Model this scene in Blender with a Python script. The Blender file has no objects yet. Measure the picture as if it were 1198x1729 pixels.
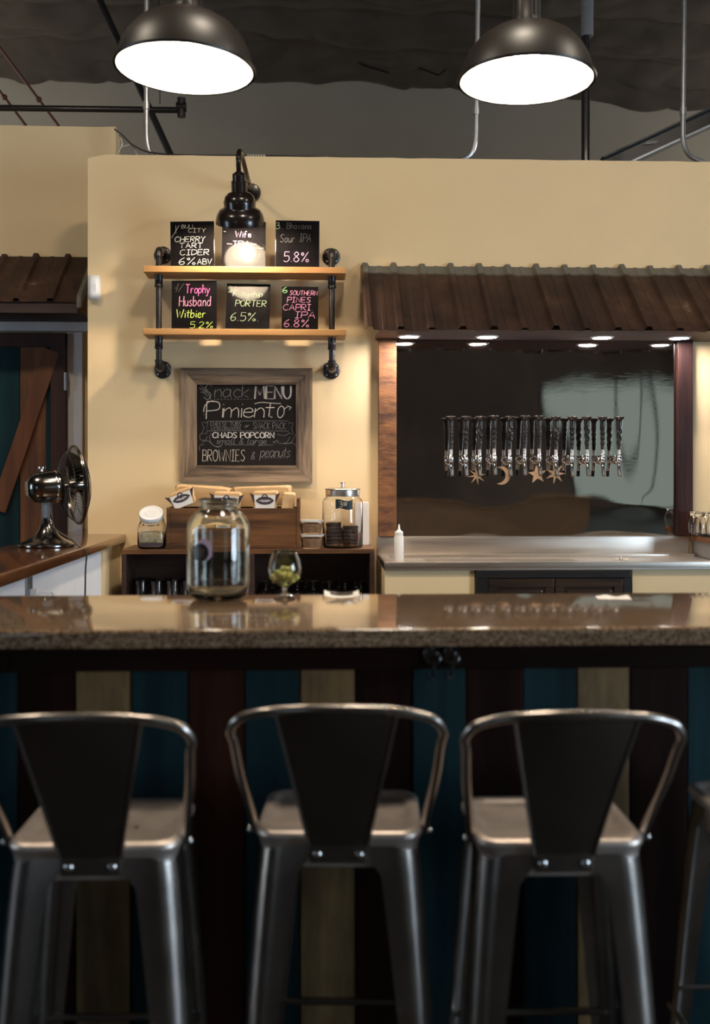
import bpy, bmesh, math, random
from mathutils import Vector, Matrix, Euler, noise
random.seed(7)
S = bpy.context.scene
COL = S.collection
PI = math.pi
# ------------------------------------------------------------ camera, world, exposure
EYE, F, YAW = 1.37, 1780.0, math.atan(72 / 1780)
cam_d = bpy.data.cameras.new('camera'); cam = bpy.data.objects.new('camera', cam_d); COL.objects.link(cam)
cam.location = (0, 0, EYE); cam.rotation_euler = (PI / 2, 0, -YAW)
cam_d.sensor_fit = 'VERTICAL'; cam_d.sensor_height = 36.0; cam_d.sensor_width = 24.0
cam_d.lens = 36.0 * F / 1729; cam_d.shift_y = -64.5 / 1729
cam_d.clip_start = 0.05
cam_d.dof.use_dof = True; cam_d.dof.focus_distance = 5.1; cam_d.dof.aperture_fstop = 2.8
S.camera = cam
S.view_settings.view_transform = 'Standard'; S.view_settings.look = 'None'
S.view_settings.exposure = 0.0; S.view_settings.gamma = 1.0; S.view_settings.use_curve_mapping = False
S.cycles.max_bounces = 10; S.cycles.transmission_bounces = 12; S.cycles.transparent_max_bounces = 12
S.cycles.sample_clamp_indirect = 4.0; S.cycles.blur_glossy = 1.0
W = bpy.data.worlds.new('world'); S.world = W; W.use_nodes = True
W.node_tree.nodes['Background'].inputs[0].default_value = (0.55, 0.65, 0.8, 1)
W.node_tree.nodes['Background'].inputs[1].default_value = 0.05
PENDANT_L, GOOSE_L, DOWN_L, WIN_R_L, WIN_F_L, WIN_L_L, BAY_W, BACK_W = 300.0, 1000.0, 400.0, 21.0, 0.46, 7.5, 56.0, 100.0

# high-bay lamps out of view, added to light the upper wall from above
def bay(x, y, z, power, size=0.5, col=(1.0, 0.86, 0.68)):
    l = bpy.data.lights.new('added_ceiling_lamp', 'AREA'); l.shape = 'DISK'; l.size = size; l.energy = power; l.color = col
    o = bpy.data.objects.new('added_ceiling_lamp', l); COL.objects.link(o); o.location = (x, y, z)
for x_ in (-2.2, 0.4, 3.0): bay(x_, 2.5, 4.5, BAY_W)
for x_ in (-3.6, 4.6):                                # lamps added behind the partition to brighten the far wall and sheeting
    l = bpy.data.lights.new('added_back_lamp', 'POINT'); l.shadow_soft_size = 0.2; l.energy = BACK_W; l.color = (1.0, 0.92, 0.8)
    o = bpy.data.objects.new('added_back_lamp', l); COL.objects.link(o); o.location = (x_, 7.2, 3.4)

# ------------------------------------------------------------ helpers
def P(px, py, Y):
    """point on the plane at depth Y that the photograph shows at pixel (px, py)"""
    c, s = math.cos(YAW), math.sin(YAW); u = (px - 599) / F
    t = Y / (c - u * s)
    return Vector((t * (s + u * c), Y, EYE + t * (800 - py) / F))
def PX(px, Y): return P(px, 800, Y).x
def PZ(py, Y, px=599): return P(px, py, Y).z

WL = {}
class MB:
    def __init__(self, M=None): self.bm = bmesh.new(); self.M = M or Matrix.Identity(4); self.mi = 0
    def v(self, p): return self.bm.verts.new(self.M @ Vector(p))
    def f(self, vs):
        try:
            fc = self.bm.faces.new(vs); fc.material_index = self.mi; return fc
        except ValueError: return None
    def box(self, x0, x1, y0, y1, z0, z1, bevel=0.0, seg=2):
        vs = [self.v((x, y, z)) for z in (z0, z1) for x, y in ((x0, y0), (x1, y0), (x1, y1), (x0, y1))]
        fs = [self.f([vs[i] for i in q]) for q in ((3, 2, 1, 0), (4, 5, 6, 7), (0, 1, 5, 4), (1, 2, 6, 5), (2, 3, 7, 6), (3, 0, 4, 7))]
        if bevel > 0:
            es = list({e for fc in fs for e in fc.edges})
            bmesh.ops.bevel(self.bm, geom=es, offset=bevel, segments=seg, profile=0.6, affect='EDGES')
        return self
    def tube(self, pts, r, seg=8, closed=False, caps=True):
        pts = [Vector(p) for p in pts]; n = len(pts)
        if n < 2: return self
        rs = r if isinstance(r, (list, tuple)) else [r] * n
        rings = []; up = None
        for i, p in enumerate(pts):
            a = pts[(i - 1) % n] if (closed or i > 0) else p
            b = pts[(i + 1) % n] if (closed or i < n - 1) else p
            t = (b - a)
            if t.length < 1e-9: t = Vector((0, 0, 1))
            t.normalize()
            if up is None:
                up = Vector((0, 0, 1)) if abs(t.z) < 0.9 else Vector((0, 1, 0))
            up = up - t * up.dot(t)
            if up.length < 1e-6: up = t.orthogonal()
            up.normalize(); sd = t.cross(up)
            rings.append([self.v(p + (up * math.cos(2 * PI * k / seg) + sd * math.sin(2 * PI * k / seg)) * rs[i]) for k in range(seg)])
        m = n if closed else n - 1
        for i in range(m):
            A, B = rings[i], rings[(i + 1) % n]
            for k in range(seg): self.f([A[k], B[k], B[(k + 1) % seg], A[(k + 1) % seg]])
        if caps and not closed:
            self.f(rings[0]); self.f(rings[-1][::-1])
        return self
    def lathe(self, prof, c=(0, 0, 0), seg=32, R=None, closed=False):
        """prof: list of (radius, z); closed joins last to first"""
        T = Matrix.Translation(Vector(c)) @ (R.to_4x4() if R else Matrix.Identity(4))
        rings = []
        for r, z in prof:
            if r < 1e-6: rings.append([self.v(T @ Vector((0, 0, z)))])
            else: rings.append([self.v(T @ Vector((r * math.cos(2 * PI * k / seg), r * math.sin(2 * PI * k / seg), z))) for k in range(seg)])
        m = len(rings)
        for i in range(m if closed else m - 1):
            A, B = rings[i], rings[(i + 1) % m]
            if len(A) == 1 and len(B) == 1: continue
            for k in range(seg):
                k2 = (k + 1) % seg
                if len(A) == 1: self.f([A[0], B[k2], B[k]])
                elif len(B) == 1: self.f([A[k], A[k2], B[0]])
                else: self.f([A[k], A[k2], B[k2], B[k]])
        return self
    def cyl(self, a, b, r, seg=16): return self.tube([a, b], r, seg)
    def sphere(self, c, r, seg=16, rings=8, sc=(1, 1, 1)):
        pr = [(math.sin(PI * i / rings), -math.cos(PI * i / rings)) for i in range(rings + 1)]
        old = self.M; self.M = old @ Matrix.Translation(Vector(c)) @ Matrix.Diagonal((r * sc[0], r * sc[1], r * sc[2], 1))
        self.lathe(pr, seg=seg); self.M = old; return self
    def prism(self, poly, d, axis='Y', at=0.0):
        """2-D outline extruded by d: axis Y -> outline in XZ, X -> YZ, Z -> XY"""
        def q(p, h):
            return {'Y': (p[0], h, p[1]), 'X': (h, p[0], p[1]), 'Z': (p[0], p[1], h)}[axis]
        A = [self.v(q(p, at)) for p in poly]; B = [self.v(q(p, at + d)) for p in poly]
        n = len(poly); self.f(A); self.f(B[::-1])
        for i in range(n): self.f([A[i], B[i], B[(i + 1) % n], A[(i + 1) % n]])
        return self
    def grid(self, nu, nv, fn):
        V = [[self.v(fn(i / nu, j / nv)) for j in range(nv + 1)] for i in range(nu + 1)]
        for i in range(nu):
            for j in range(nv): self.f([V[i][j], V[i + 1][j], V[i + 1][j + 1], V[i][j + 1]])
        return self
    def loft(self, loops, cap=True):
        R = [[self.v(p) for p in L] for L in loops]; n = len(loops[0])
        for A, B in zip(R, R[1:]):
            for k in range(n): self.f([A[k], A[(k + 1) % n], B[(k + 1) % n], B[k]])
        if cap: self.f(R[0][::-1]); self.f(R[-1])
        return self
    def build(self, name, mats, parent=None, smooth=False, angle=35, label=None, cat=None, group=None, kind=None):
        bm = self.bm
        bmesh.ops.recalc_face_normals(bm, faces=bm.faces[:])
        off = Vector((0, 0, 0))
        if parent is not None: off = WL.get(parent.name, Vector((0, 0, 0)))
        elif bm.verts:
            xs = [v.co for v in bm.verts]
            off = Vector(((min(v.x for v in xs) + max(v.x for v in xs)) / 2, (min(v.y for v in xs) + max(v.y for v in xs)) / 2, min(v.z for v in xs)))
        bmesh.ops.translate(bm, verts=bm.verts[:], vec=-off)
        me = bpy.data.meshes.new(name); bm.to_mesh(me); bm.free()
        for m in (mats if isinstance(mats, (list, tuple)) else [mats]): me.materials.append(m)
        if smooth:
            me.polygons.foreach_set('use_smooth', [True] * len(me.polygons))
            me.set_sharp_from_angle(angle=math.radians(angle))
        o = bpy.data.objects.new(name, me); COL.objects.link(o)
        if parent is not None: o.parent = parent; WL[o.name] = off
        else: o.location = off; WL[o.name] = off
        return tag(o, label, cat, group, kind)
def tag(o, label=None, cat=None, group=None, kind=None):
    if label: o['label'] = label
    if cat: o['category'] = cat
    if group: o['group'] = group
    if kind: o['kind'] = kind
    return o
def thing(name, loc, label, cat, group=None, rot=(0, 0, 0), local=False):
    o = bpy.data.objects.new(name, None); COL.objects.link(o); o.location = loc; o.rotation_euler = rot
    o.empty_display_size = 0.05
    WL[o.name] = Vector((0, 0, 0)) if local else Vector(loc)
    return tag(o, label, cat, group)
def copy_tree(o, loc=None, rot=None, label=None, group=None, parent=None):
    c = o.copy(); COL.objects.link(c)
    if parent is not None: c.parent = parent
    if loc is not None: c.location = loc
    if rot is not None: c.rotation_euler = rot
    if label: c['label'] = label
    if group: c['group'] = group
    for ch in list(o.children): copy_tree(ch, parent=c)
    return c
def arc(c, r, a0, a1, n, plane='XZ', k=0.0):
    out = []
    for i in range(n + 1):
        a = a0 + (a1 - a0) * i / n; x, y = r * math.cos(a), r * math.sin(a)
        out.append(Vector(c) + Vector({'XZ': (x, 0, y), 'XY': (x, y, 0), 'YZ': (0, x, y)}[plane]))
    return out
def spline(pts, n=6, closed=False):
    pts = [Vector(p) for p in pts]; m = len(pts); out = []
    for i in range(m if closed else m - 1):
        p0 = pts[i - 1] if (i > 0 or closed) else pts[0]; p1 = pts[i]; p2 = pts[(i + 1) % m]
        p3 = pts[(i + 2) % m] if (closed or i + 2 < m) else pts[-1]
        for k in range(n):
            t = k / n
            out.append(0.5 * ((2 * p1) + (p2 - p0) * t + (2 * p0 - 5 * p1 + 4 * p2 - p3) * t * t + (3 * p1 - p0 - 3 * p2 + p3) * t ** 3))
    if not closed: out.append(pts[-1])
    return out

# ------------------------------------------------------------ materials
def mat(name, col, rough=0.5, metal=0.0, var=0.12, scale=8.0, bump=0.0, bscale=None, stretch=(1, 1, 1), trans=0.0, ior=1.45, emit=None, es=0.0, coat=0.0, spec=0.5, col2=None, ramp=(0.3, 0.7), rvar=0.0, alpha=1.0):
    m = bpy.data.materials.new(name); m.use_nodes = True; N = m.node_tree.nodes; L = m.node_tree.links
    b = N['Principled BSDF']
    b.inputs['Roughness'].default_value = rough; b.inputs['Metallic'].default_value = metal
    b.inputs['Transmission Weight'].default_value = trans; b.inputs['IOR'].default_value = ior
    b.inputs['Coat Weight'].default_value = coat; b.inputs['Coat Roughness'].default_value = 0.08
    b.inputs['Specular IOR Level'].default_value = spec
    c = tuple(col) + (1,)
    b.inputs['Base Color'].default_value = c
    if emit: b.inputs['Emission Color'].default_value = tuple(emit) + (1,); b.inputs['Emission Strength'].default_value = es
    if var > 0 or col2 or bump > 0 or rvar > 0:
        tc = N.new('ShaderNodeTexCoord'); mp = N.new('ShaderNodeMapping'); nz = N.new('ShaderNodeTexNoise')
        mp.inputs['Scale'].default_value = stretch
        nz.inputs['Scale'].default_value = scale; nz.inputs['Detail'].default_value = 5; nz.inputs['Roughness'].default_value = 0.6
        L.new(tc.outputs['Object'], mp.inputs['Vector']); L.new(mp.outputs[0], nz.inputs['Vector'])
        if var > 0 or col2:
            rp = N.new('ShaderNodeValToRGB')
            rp.color_ramp.elements[0].position, rp.color_ramp.elements[1].position = ramp
            lo = tuple(col2) + (1,) if col2 else tuple(x * (1 - var) for x in col) + (1,)
            hi = c if col2 else tuple(min(1, x * (1 + var)) for x in col) + (1,)
            rp.color_ramp.elements[0].color = lo; rp.color_ramp.elements[1].color = hi
            L.new(nz.outputs['Fac'], rp.inputs[0]); L.new(rp.outputs[0], b.inputs['Base Color'])
        if rvar > 0:
            mr = N.new('ShaderNodeMapRange'); mr.inputs[3].default_value = max(0, rough - rvar); mr.inputs[4].default_value = rough + rvar
            L.new(nz.outputs['Fac'], mr.inputs[0]); L.new(mr.outputs[0], b.inputs['Roughness'])
        if bump > 0:
            n2 = nz
            if bscale:
                n2 = N.new('ShaderNodeTexNoise'); n2.inputs['Scale'].default_value = bscale; n2.inputs['Detail'].default_value = 4
                L.new(mp.outputs[0], n2.inputs['Vector'])
            bp = N.new('ShaderNodeBump'); bp.inputs['Strength'].default_value = bump; bp.inputs['Distance'].default_value = 0.01
            L.new(n2.outputs['Fac'], bp.inputs['Height']); L.new(bp.outputs[0], b.inputs['Normal'])
    return m
def wood(name, hi, lo, axis='X', rough=0.5, scale=14.0, bump=0.25, coat=0.0, st=0.08, spec=0.5):
    st3 = {'X': (st, 1, 1), 'Y': (1, st, 1), 'Z': (1, 1, st)}[axis]
    return mat(name, hi, rough, col2=lo, scale=scale, stretch=st3, bump=bump, coat=coat, ramp=(0.35, 0.65), spec=spec)
def emis(name, col, s):
    m = bpy.data.materials.new(name); m.use_nodes = True; N = m.node_tree.nodes; L = m.node_tree.links
    N.remove(N['Principled BSDF']); e = N.new('ShaderNodeEmission')
    e.inputs[0].default_value = tuple(col) + (1,); e.inputs[1].default_value = s
    L.new(e.outputs[0], N['Material Output'].inputs[0]); return m
M_cream = mat('cream_paint', (0.8, 0.595, 0.34), 0.6, var=0.04, scale=1.5, bump=0.05, bscale=40)
M_creamd = mat('cream_cabinet_paint', (0.74, 0.57, 0.33), 0.5, var=0.03, scale=2)
M_far = mat('grey_far_paint', (0.27, 0.25, 0.215), 0.8, var=0.08, scale=0.8, bump=0.1, bscale=8)
M_sheet = mat('black_sheeting', (0.06, 0.052, 0.046), 0.35, var=0.25, scale=3, bump=0.5, bscale=5, rvar=0.1)
M_floor = mat('dark_concrete', (0.022, 0.019, 0.017), 0.5, var=0.3, scale=2)
M_dark = mat('dark_wall_paint', (0.05, 0.045, 0.042), 0.8, var=0.1)
M_black = mat('black_paint', (0.012, 0.011, 0.011), 0.35, var=0.2)
M_blackm = mat('black_metal', (0.015, 0.013, 0.013), 0.28, metal=0.0, var=0.2, coat=0.3)
M_bronze = mat('dark_bronze_enamel', (0.012, 0.007, 0.006), 0.25, var=0.1, coat=0.3)
M_shade = mat('dusty_bronze_shade', (0.014, 0.010, 0.008), 0.42, var=0.2)
M_blackw = mat('black_wire', (0.03, 0.026, 0.024), 0.5, var=0)
M_pipe = mat('black_iron_pipe', (0.05, 0.045, 0.045), 0.35, metal=0.7, var=0.3, scale=20)
M_galv = mat('galvanized_steel', (0.42, 0.43, 0.45), 0.35, metal=0.9, var=0.15, scale=12)
M_steel = mat('brushed_stainless', (0.68, 0.61, 0.54), 0.32, metal=1.0, var=0.12, scale=9, stretch=(0.15, 3, 3), rvar=0.08)
M_chrome = mat('chrome', (0.75, 0.74, 0.73), 0.08, metal=1.0, var=0)
M_gun = mat('gunmetal_steel', (0.37, 0.335, 0.31), 0.25, metal=1.0, var=0.2, scale=7, rvar=0.08)
M_seat = mat('worn_lit_seat_steel', (0.62, 0.53, 0.47), 0.42, metal=0.85, var=0.2, scale=9, rvar=0.06)  # use-polished steel, lightened further to stand in for lamplight on the seats
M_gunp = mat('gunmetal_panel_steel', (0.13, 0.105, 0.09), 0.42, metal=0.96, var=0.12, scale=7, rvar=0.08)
M_nickel = mat('dark_nickel', (0.2, 0.185, 0.17), 0.18, metal=1.0, var=0.1)
M_white = mat('white_plastic', (0.8, 0.79, 0.8), 0.4, var=0.03)
M_whitep = mat('white_wall_panel', (0.78, 0.8, 0.84), 0.5, var=0.03)
M_trim = mat('pale_grey_trim_paint', (0.68, 0.65, 0.67), 0.5, var=0.08, scale=6)
M_glass = mat('clear_glass', (1, 1, 1), 0.0, var=0, trans=1.0, ior=1.48)
M_glassg = mat('greenish_jar_glass', (0.97, 1, 0.96), 0.0, var=0, trans=1.0, ior=1.5)
M_plas = mat('clear_tub_plastic', (1, 0.98, 0.96), 0.05, var=0, trans=1.0, ior=1.15)
M_barw = wood('dark_brown_board', (0.022, 0.008, 0.005), (0.009, 0.003, 0.0025), 'Z', 0.55, spec=0.12)
M_barx = wood('dark_brown_apron_board', (0.022, 0.009, 0.006), (0.01, 0.004, 0.003), 'X', 0.5, spec=0.12)
M_barr = wood('reddish_brown_board', (0.05, 0.017, 0.008), (0.022, 0.008, 0.005), 'Z', 0.55, spec=0.12)
M_teal = wood('teal_painted_board', (0.014, 0.043, 0.05), (0.009, 0.022, 0.027), 'Z', 0.6, spec=0.12)
M_tan = wood('tan_painted_board', (0.27, 0.17, 0.07), (0.1, 0.06, 0.025), 'Z', 0.6, st=0.2)
M_cap = wood('varnished_brown_cap', (0.16, 0.06, 0.02), (0.06, 0.02, 0.008), 'Y', 0.18, coat=0.6)
M_crate = wood('stained_crate_wood', (0.17, 0.07, 0.022), (0.035, 0.014, 0.006), 'X', 0.5, scale=20)
M_crated = wood('dark_crate_wood', (0.06, 0.028, 0.018), (0.022, 0.01, 0.007), 'X', 0.55)
M_shelf = wood('honey_shelf_wood', (0.5, 0.27, 0.1), (0.3, 0.14, 0.05), 'X', 0.45)
M_post = wood('rough_rust_post', (0.21, 0.085, 0.026), (0.06, 0.022, 0.009), 'X', 0.7, scale=22, bump=0.5, st=0.4)
M_postd = wood('dark_plum_post', (0.035, 0.013, 0.01), (0.014, 0.006, 0.006), 'Z', 0.45, scale=20, bump=0.3, spec=0.2)
M_wframe = wood('weathered_barnwood', (0.36, 0.25, 0.16), (0.05, 0.032, 0.022), 'X', 0.8, scale=20, bump=0.6)
M_wframez = wood('weathered_barnwood_upright', (0.36, 0.25, 0.16), (0.05, 0.032, 0.022), 'Z', 0.8, scale=20, bump=0.6)
M_doorw = wood('brown_door_plank', (0.24, 0.09, 0.03), (0.07, 0.025, 0.01), 'Z', 0.5, scale=12)
M_doorr = wood('dark_red_door_rail', (0.06, 0.018, 0.01), (0.03, 0.01, 0.007), 'Z', 0.5)
M_kraft = mat('kraft_paper', (0.62, 0.4, 0.2), 0.7, var=0.1, scale=10, bump=0.2, bscale=30)
M_board = mat('glossy_blackboard', (0.007, 0.006, 0.0065), 0.08, var=0.3, scale=14, spec=0.35)
M_slate = mat('matt_chalkboard', (0.012, 0.01, 0.0095), 0.6, var=0.3, scale=5, spec=0.15)
def chalk(n, c): return mat(n, c, 0.9, var=0.15, scale=60)
C_white = chalk('white_chalk', (0.62, 0.59, 0.54)); C_grey = chalk('grey_chalk', (0.25, 0.24, 0.23)); C_dim = chalk('faint_chalk', (0.085, 0.082, 0.08))
C_pink = chalk('pink_chalk', (0.66, 0.25, 0.38)); C_mag = chalk('magenta_chalk', (0.58, 0.11, 0.31)); C_lime = chalk('lime_chalk', (0.52, 0.63, 0.12))
C_pale = chalk('pale_green_chalk', (0.42, 0.52, 0.3)); C_green = chalk('green_chalk', (0.3, 0.6, 0.25)); C_cream = chalk('cream_chalk', (0.62, 0.55, 0.46)); C_ros = chalk('light_pink_chalk', (0.68, 0.38, 0.56))
M_hop = mat('green_hop', (0.5, 0.49, 0.13), 0.7, var=0.3, scale=60)
M_brownie = mat('wrapped_brownie', (0.055, 0.027, 0.022), 0.18, var=0.3, scale=30, coat=0.5)
M_oat = mat('oat_flakes', (0.9, 0.7, 0.42), 0.8, var=0.3, scale=80, bump=0.6, bscale=90)
M_snack = mat('tan_snack_crumbs', (0.72, 0.45, 0.26), 0.8, col2=(0.34, 0.18, 0.1), scale=70, bump=0.6, bscale=90)
M_purple = mat('lilac_label', (0.6, 0.45, 0.62), 0.5, var=0.03)
M_paper = mat('white_paper', (0.8, 0.76, 0.72), 0.6, var=0.05)
M_emblem = mat('dark_emblem_print', (0.05, 0.035, 0.045), 0.5, var=0.1)
M_cut = mat('tan_wood_cutout', (0.36, 0.22, 0.12), 0.6, var=0.15, scale=30)
M_handle = mat('dark_forged_handle', (0.05, 0.042, 0.038), 0.25, metal=0.75, var=0.3, scale=40)
M_rustrod = mat('rusty_rod', (0.09, 0.03, 0.02), 0.6, var=0.2)
M_bluesteel = mat('bluish_steel_flange', (0.2, 0.23, 0.27), 0.35, metal=0.6, var=0.2)
M_cable = mat('black_cable', (0.01, 0.01, 0.01), 0.4, var=0)
M_silverin = mat('white_enamel_reflector', (0.85, 0.82, 0.78), 0.4, var=0)
E_bulb = emis('pendant_bulb_glow', (1.0, 0.82, 0.62), PENDANT_L)
E_goose = emis('sign_bulb_glow', (1.0, 0.82, 0.6), GOOSE_L)
E_down = emis('downlight_glow', (1.0, 0.9, 0.85), DOWN_L)
E_wr = emis('daylight_pane_right', (0.66, 0.83, 1.0), WIN_R_L)
E_wf = emis('daylight_pane_front', (0.72, 0.9, 0.86), WIN_F_L)
E_wl = emis('daylight_pane_left', (0.66, 0.83, 1.0), WIN_L_L)
def granite():
    m = mat('brown_speckled_stone', (0.2, 0.13, 0.075), 0.06, var=0, coat=0.5, ior=1.6)
    N = m.node_tree.nodes; L = m.node_tree.links; b = N['Principled BSDF']
    tc = N.new('ShaderNodeTexCoord'); v = N.new('ShaderNodeTexVoronoi'); v.inputs['Scale'].default_value = 260
    n = N.new('ShaderNodeTexNoise'); n.inputs['Scale'].default_value = 160; n.inputs['Detail'].default_value = 6
    mx = N.new('ShaderNodeMix'); mx.data_type = 'RGBA'; mx.inputs[0].default_value = 0.5
    r = N.new('ShaderNodeValToRGB'); e = r.color_ramp.elements
    e[0].position = 0.32; e[0].color = (0.045, 0.028, 0.018, 1); e[1].position = 0.72; e[1].color = (0.36, 0.24, 0.15, 1)
    k = e.new(0.5); k.color = (0.2, 0.125, 0.072, 1)
    L.new(tc.outputs['Object'], v.inputs['Vector']); L.new(tc.outputs['Object'], n.inputs['Vector'])
    L.new(v.outputs['Color'], mx.inputs[6]); L.new(n.outputs['Fac'], mx.inputs[7]); L.new(mx.outputs[2], r.inputs[0])
    L.new(r.outputs[0], b.inputs['Base Color']); return m
M_stone = granite()
def rust(name):
    m = mat(name, (0.07, 0.035, 0.024), 0.55, var=0)
    N = m.node_tree.nodes; L = m.node_tree.links; b = N['Principled BSDF']
    tc = N.new('ShaderNodeTexCoord'); n = N.new('ShaderNodeTexNoise'); n.inputs['Scale'].default_value = 3.2; n.inputs['Detail'].default_value = 7; n.inputs['Roughness'].default_value = 0.65
    sx = N.new('ShaderNodeSeparateXYZ'); L.new(tc.outputs['Object'], sx.inputs[0]); L.new(tc.outputs['Object'], n.inputs['Vector'])
    g = N.new('ShaderNodeValToRGB'); e = g.color_ramp.elements      # unrusted strip under the top lap
    e[0].position = 0.325; e[0].color = (0, 0, 0, 1); e[1].position = 0.338; e[1].color = (1, 1, 1, 1)
    ad = N.new('ShaderNodeMath'); ad.operation = 'MULTIPLY_ADD'; ad.inputs[1].default_value = 0.05; L.new(n.outputs['Fac'], ad.inputs[0]); L.new(sx.outputs[2], ad.inputs[2])
    sb = N.new('ShaderNodeMath'); sb.operation = 'SUBTRACT'; sb.inputs[1].default_value = 0.025; L.new(ad.outputs[0], sb.inputs[0]); L.new(sb.outputs[0], g.inputs[0])
    r = N.new('ShaderNodeValToRGB'); q = r.color_ramp.elements
    q[0].position = 0.35; q[0].color = (0.02, 0.010, 0.009, 1); q[1].position = 0.74; q[1].color = (0.26, 0.22, 0.18, 1)
    k = q.new(0.56); k.color = (0.052, 0.025, 0.017, 1); k2 = q.new(0.66); k2.color = (0.09, 0.045, 0.028, 1)
    L.new(n.outputs['Fac'], r.inputs[0])
    mx = N.new('ShaderNodeMix'); mx.data_type = 'RGBA'; L.new(g.outputs[0], mx.inputs[0]); L.new(r.outputs[0], mx.inputs[6]); mx.inputs[7].default_value = (0.15, 0.145, 0.125, 1)
    L.new(mx.outputs[2], b.inputs['Base Color']); b.inputs['Metallic'].default_value = 0.25
    bp = N.new('ShaderNodeBump'); bp.inputs['Strength'].default_value = 0.2; bp.inputs['Distance'].default_value = 0.01
    L.new(n.outputs['Fac'], bp.inputs['Height']); L.new(bp.outputs[0], b.inputs['Normal']); return m
M_rust = rust('rusty_corrugated_steel')

# ------------------------------------------------------------ handwriting (stroke letters)
GL = {
'A': '0,0 .3,1 .6,0|.12,.38 .5,.38', 'B': '0,0 0,1|~0,1 .42,.92 .4,.6 0,.53|~0,.53 .52,.45 .48,.06 0,0', 'C': '~.55,.85 .32,1 .02,.62 .08,.16 .32,0 .58,.16',
'D': '0,0 0,1|~0,1 .5,.85 .55,.3 0,0', 'E': '.5,1 0,1 0,0 .52,0|0,.52 .42,.52', 'F': '0,0 0,1 .5,1|0,.55 .4,.55', 'G': '~.55,.85 .3,1 .02,.6 .08,.14 .34,0 .58,.2 .58,.42|.34,.42 .6,.42',
'H': '0,0 0,1|.55,0 .55,1|0,.5 .55,.5', 'I': '.0,0 .4,0|.2,0 .2,1|0,1 .4,1', 'K': '0,0 0,1|.5,1 0,.45 .52,0', 'L': '0,1 0,0 .48,0', 'M': '0,0 .08,1 .38,.3 .68,1 .76,0',
'N': '0,0 0,1 .55,0 .55,1', 'O': '~.3,1 .03,.72 .05,.22 .32,0 .58,.25 .57,.75 .3,1', 'P': '0,0 0,1|~0,1 .48,.95 .5,.55 0,.46', 'R': '0,0 0,1|~0,1 .46,.94 .46,.56 0,.5|.12,.5 .54,0',
'S': '~.52,.88 .28,1 .05,.78 .25,.54 .5,.3 .3,0 0,.14', 'T': '0,1 .6,1|.3,1 .3,0', 'U': '~0,1 .02,.3 .28,0 .54,.3 .56,1', 'V': '0,1 .28,0 .58,1', 'W': '0,1 .2,0 .42,.75 .62,0 .84,1', 'Y': '0,1 .28,.5 .56,1|.28,.5 .26,0',
'a': '~.42,.52 .18,.58 .02,.28 .16,0 .4,.2 .43,.55|~.43,.55 .42,.12 .52,0', 'b': '0,1 0,0|~0,.4 .25,.58 .42,.3 .22,0 0,.1', 'c': '~.4,.48 .2,.58 .02,.28 .2,0 .42,.1', 'd': '~.4,.48 .18,.58 .02,.28 .18,0 .4,.18|.42,1 .42,0',
'e': '~.03,.3 .38,.34 .3,.56 .08,.48 .05,.12 .26,0 .44,.12', 'f': '~.42,.92 .24,1 .16,.7 .14,-.05|0,.52 .36,.52', 'g': '~.42,.5 .18,.58 .04,.28 .2,.04 .4,.25|~.43,.56 .42,-.1 .25,-.3 .04,-.2', 'h': '0,1 0,0|~0,.36 .22,.58 .36,.4 .38,0',
'i': '.06,.55 .08,0|.07,.76 .08,.8', 'k': '0,1 0,0|.34,.56 .02,.24 .38,0', 'l': '~.06,1 .04,.3 .1,0 .2,.06', 'm': '0,.56 0,0|~0,.36 .18,.58 .28,.4 .29,0|~.29,.36 .46,.58 .56,.4 .58,0', 'n': '0,.56 0,0|~0,.36 .2,.58 .34,.4 .36,0',
'o': '~.2,.57 .03,.4 .05,.1 .22,0 .4,.18 .38,.46 .2,.57', 'p': '0,.56 0,-.32|~0,.42 .24,.58 .4,.3 .22,.02 0,.12', 'r': '0,.56 .02,0|~.02,.34 .16,.56 .34,.52', 's': '~.34,.5 .16,.57 .05,.42 .2,.28 .32,.14 .18,0 0,.08', 't': '.16,.9 .16,.08 .3,0|0,.6 .34,.6',
'u': '~0,.56 .02,.14 .18,0 .36,.2|.38,.56 .4,0', 'v': '0,.56 .18,0 .38,.56', 'w': '0,.56 .14,0 .28,.42 .42,0 .56,.56', 'y': '0,.56 .2,.06|~.42,.56 .22,.02 .1,-.3 -.04,-.26',
'0': '~.26,1 .03,.7 .05,.2 .26,0 .48,.25 .48,.75 .26,1', '1': '.1,1 .1,0', '2': '~.03,.8 .25,1 .46,.76 .26,.36 0,0|0,0 .5,.02', '3': '~.04,.9 .3,1 .42,.76 .16,.54|~.16,.54 .48,.42 .34,.02 0,.1', '4': '.3,0 .34,1 0,.36 .5,.36', '5': '.46,1 .06,1 .04,.56|~.04,.56 .4,.58 .46,.2 .24,0 0,.08',
'6': '~.42,.98 .14,.7 .02,.3 .2,0 .44,.2 .34,.46 .06,.34', '8': '~.25,.54 .06,.78 .26,1 .44,.78 .25,.54 .03,.24 .26,0 .5,.24 .25,.54', '%': '.62,1 .1,0|~.14,.95 .03,.8 .14,.66 .25,.8 .14,.95|~.58,.3 .46,.16 .58,.0 .7,.16 .58,.3',
'.': '.04,0 .07,.04', '/': '0,0 .5,1', '-': '0,.45 .3,.45', '~': '~0,.42 .12,.55 .26,.42 .4,.52', '&': '~.5,.0 .12,.7 .26,.95 .36,.75 .06,.3 .2,0 .46,.35', "'": '.05,1 .03,.8'}
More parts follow.
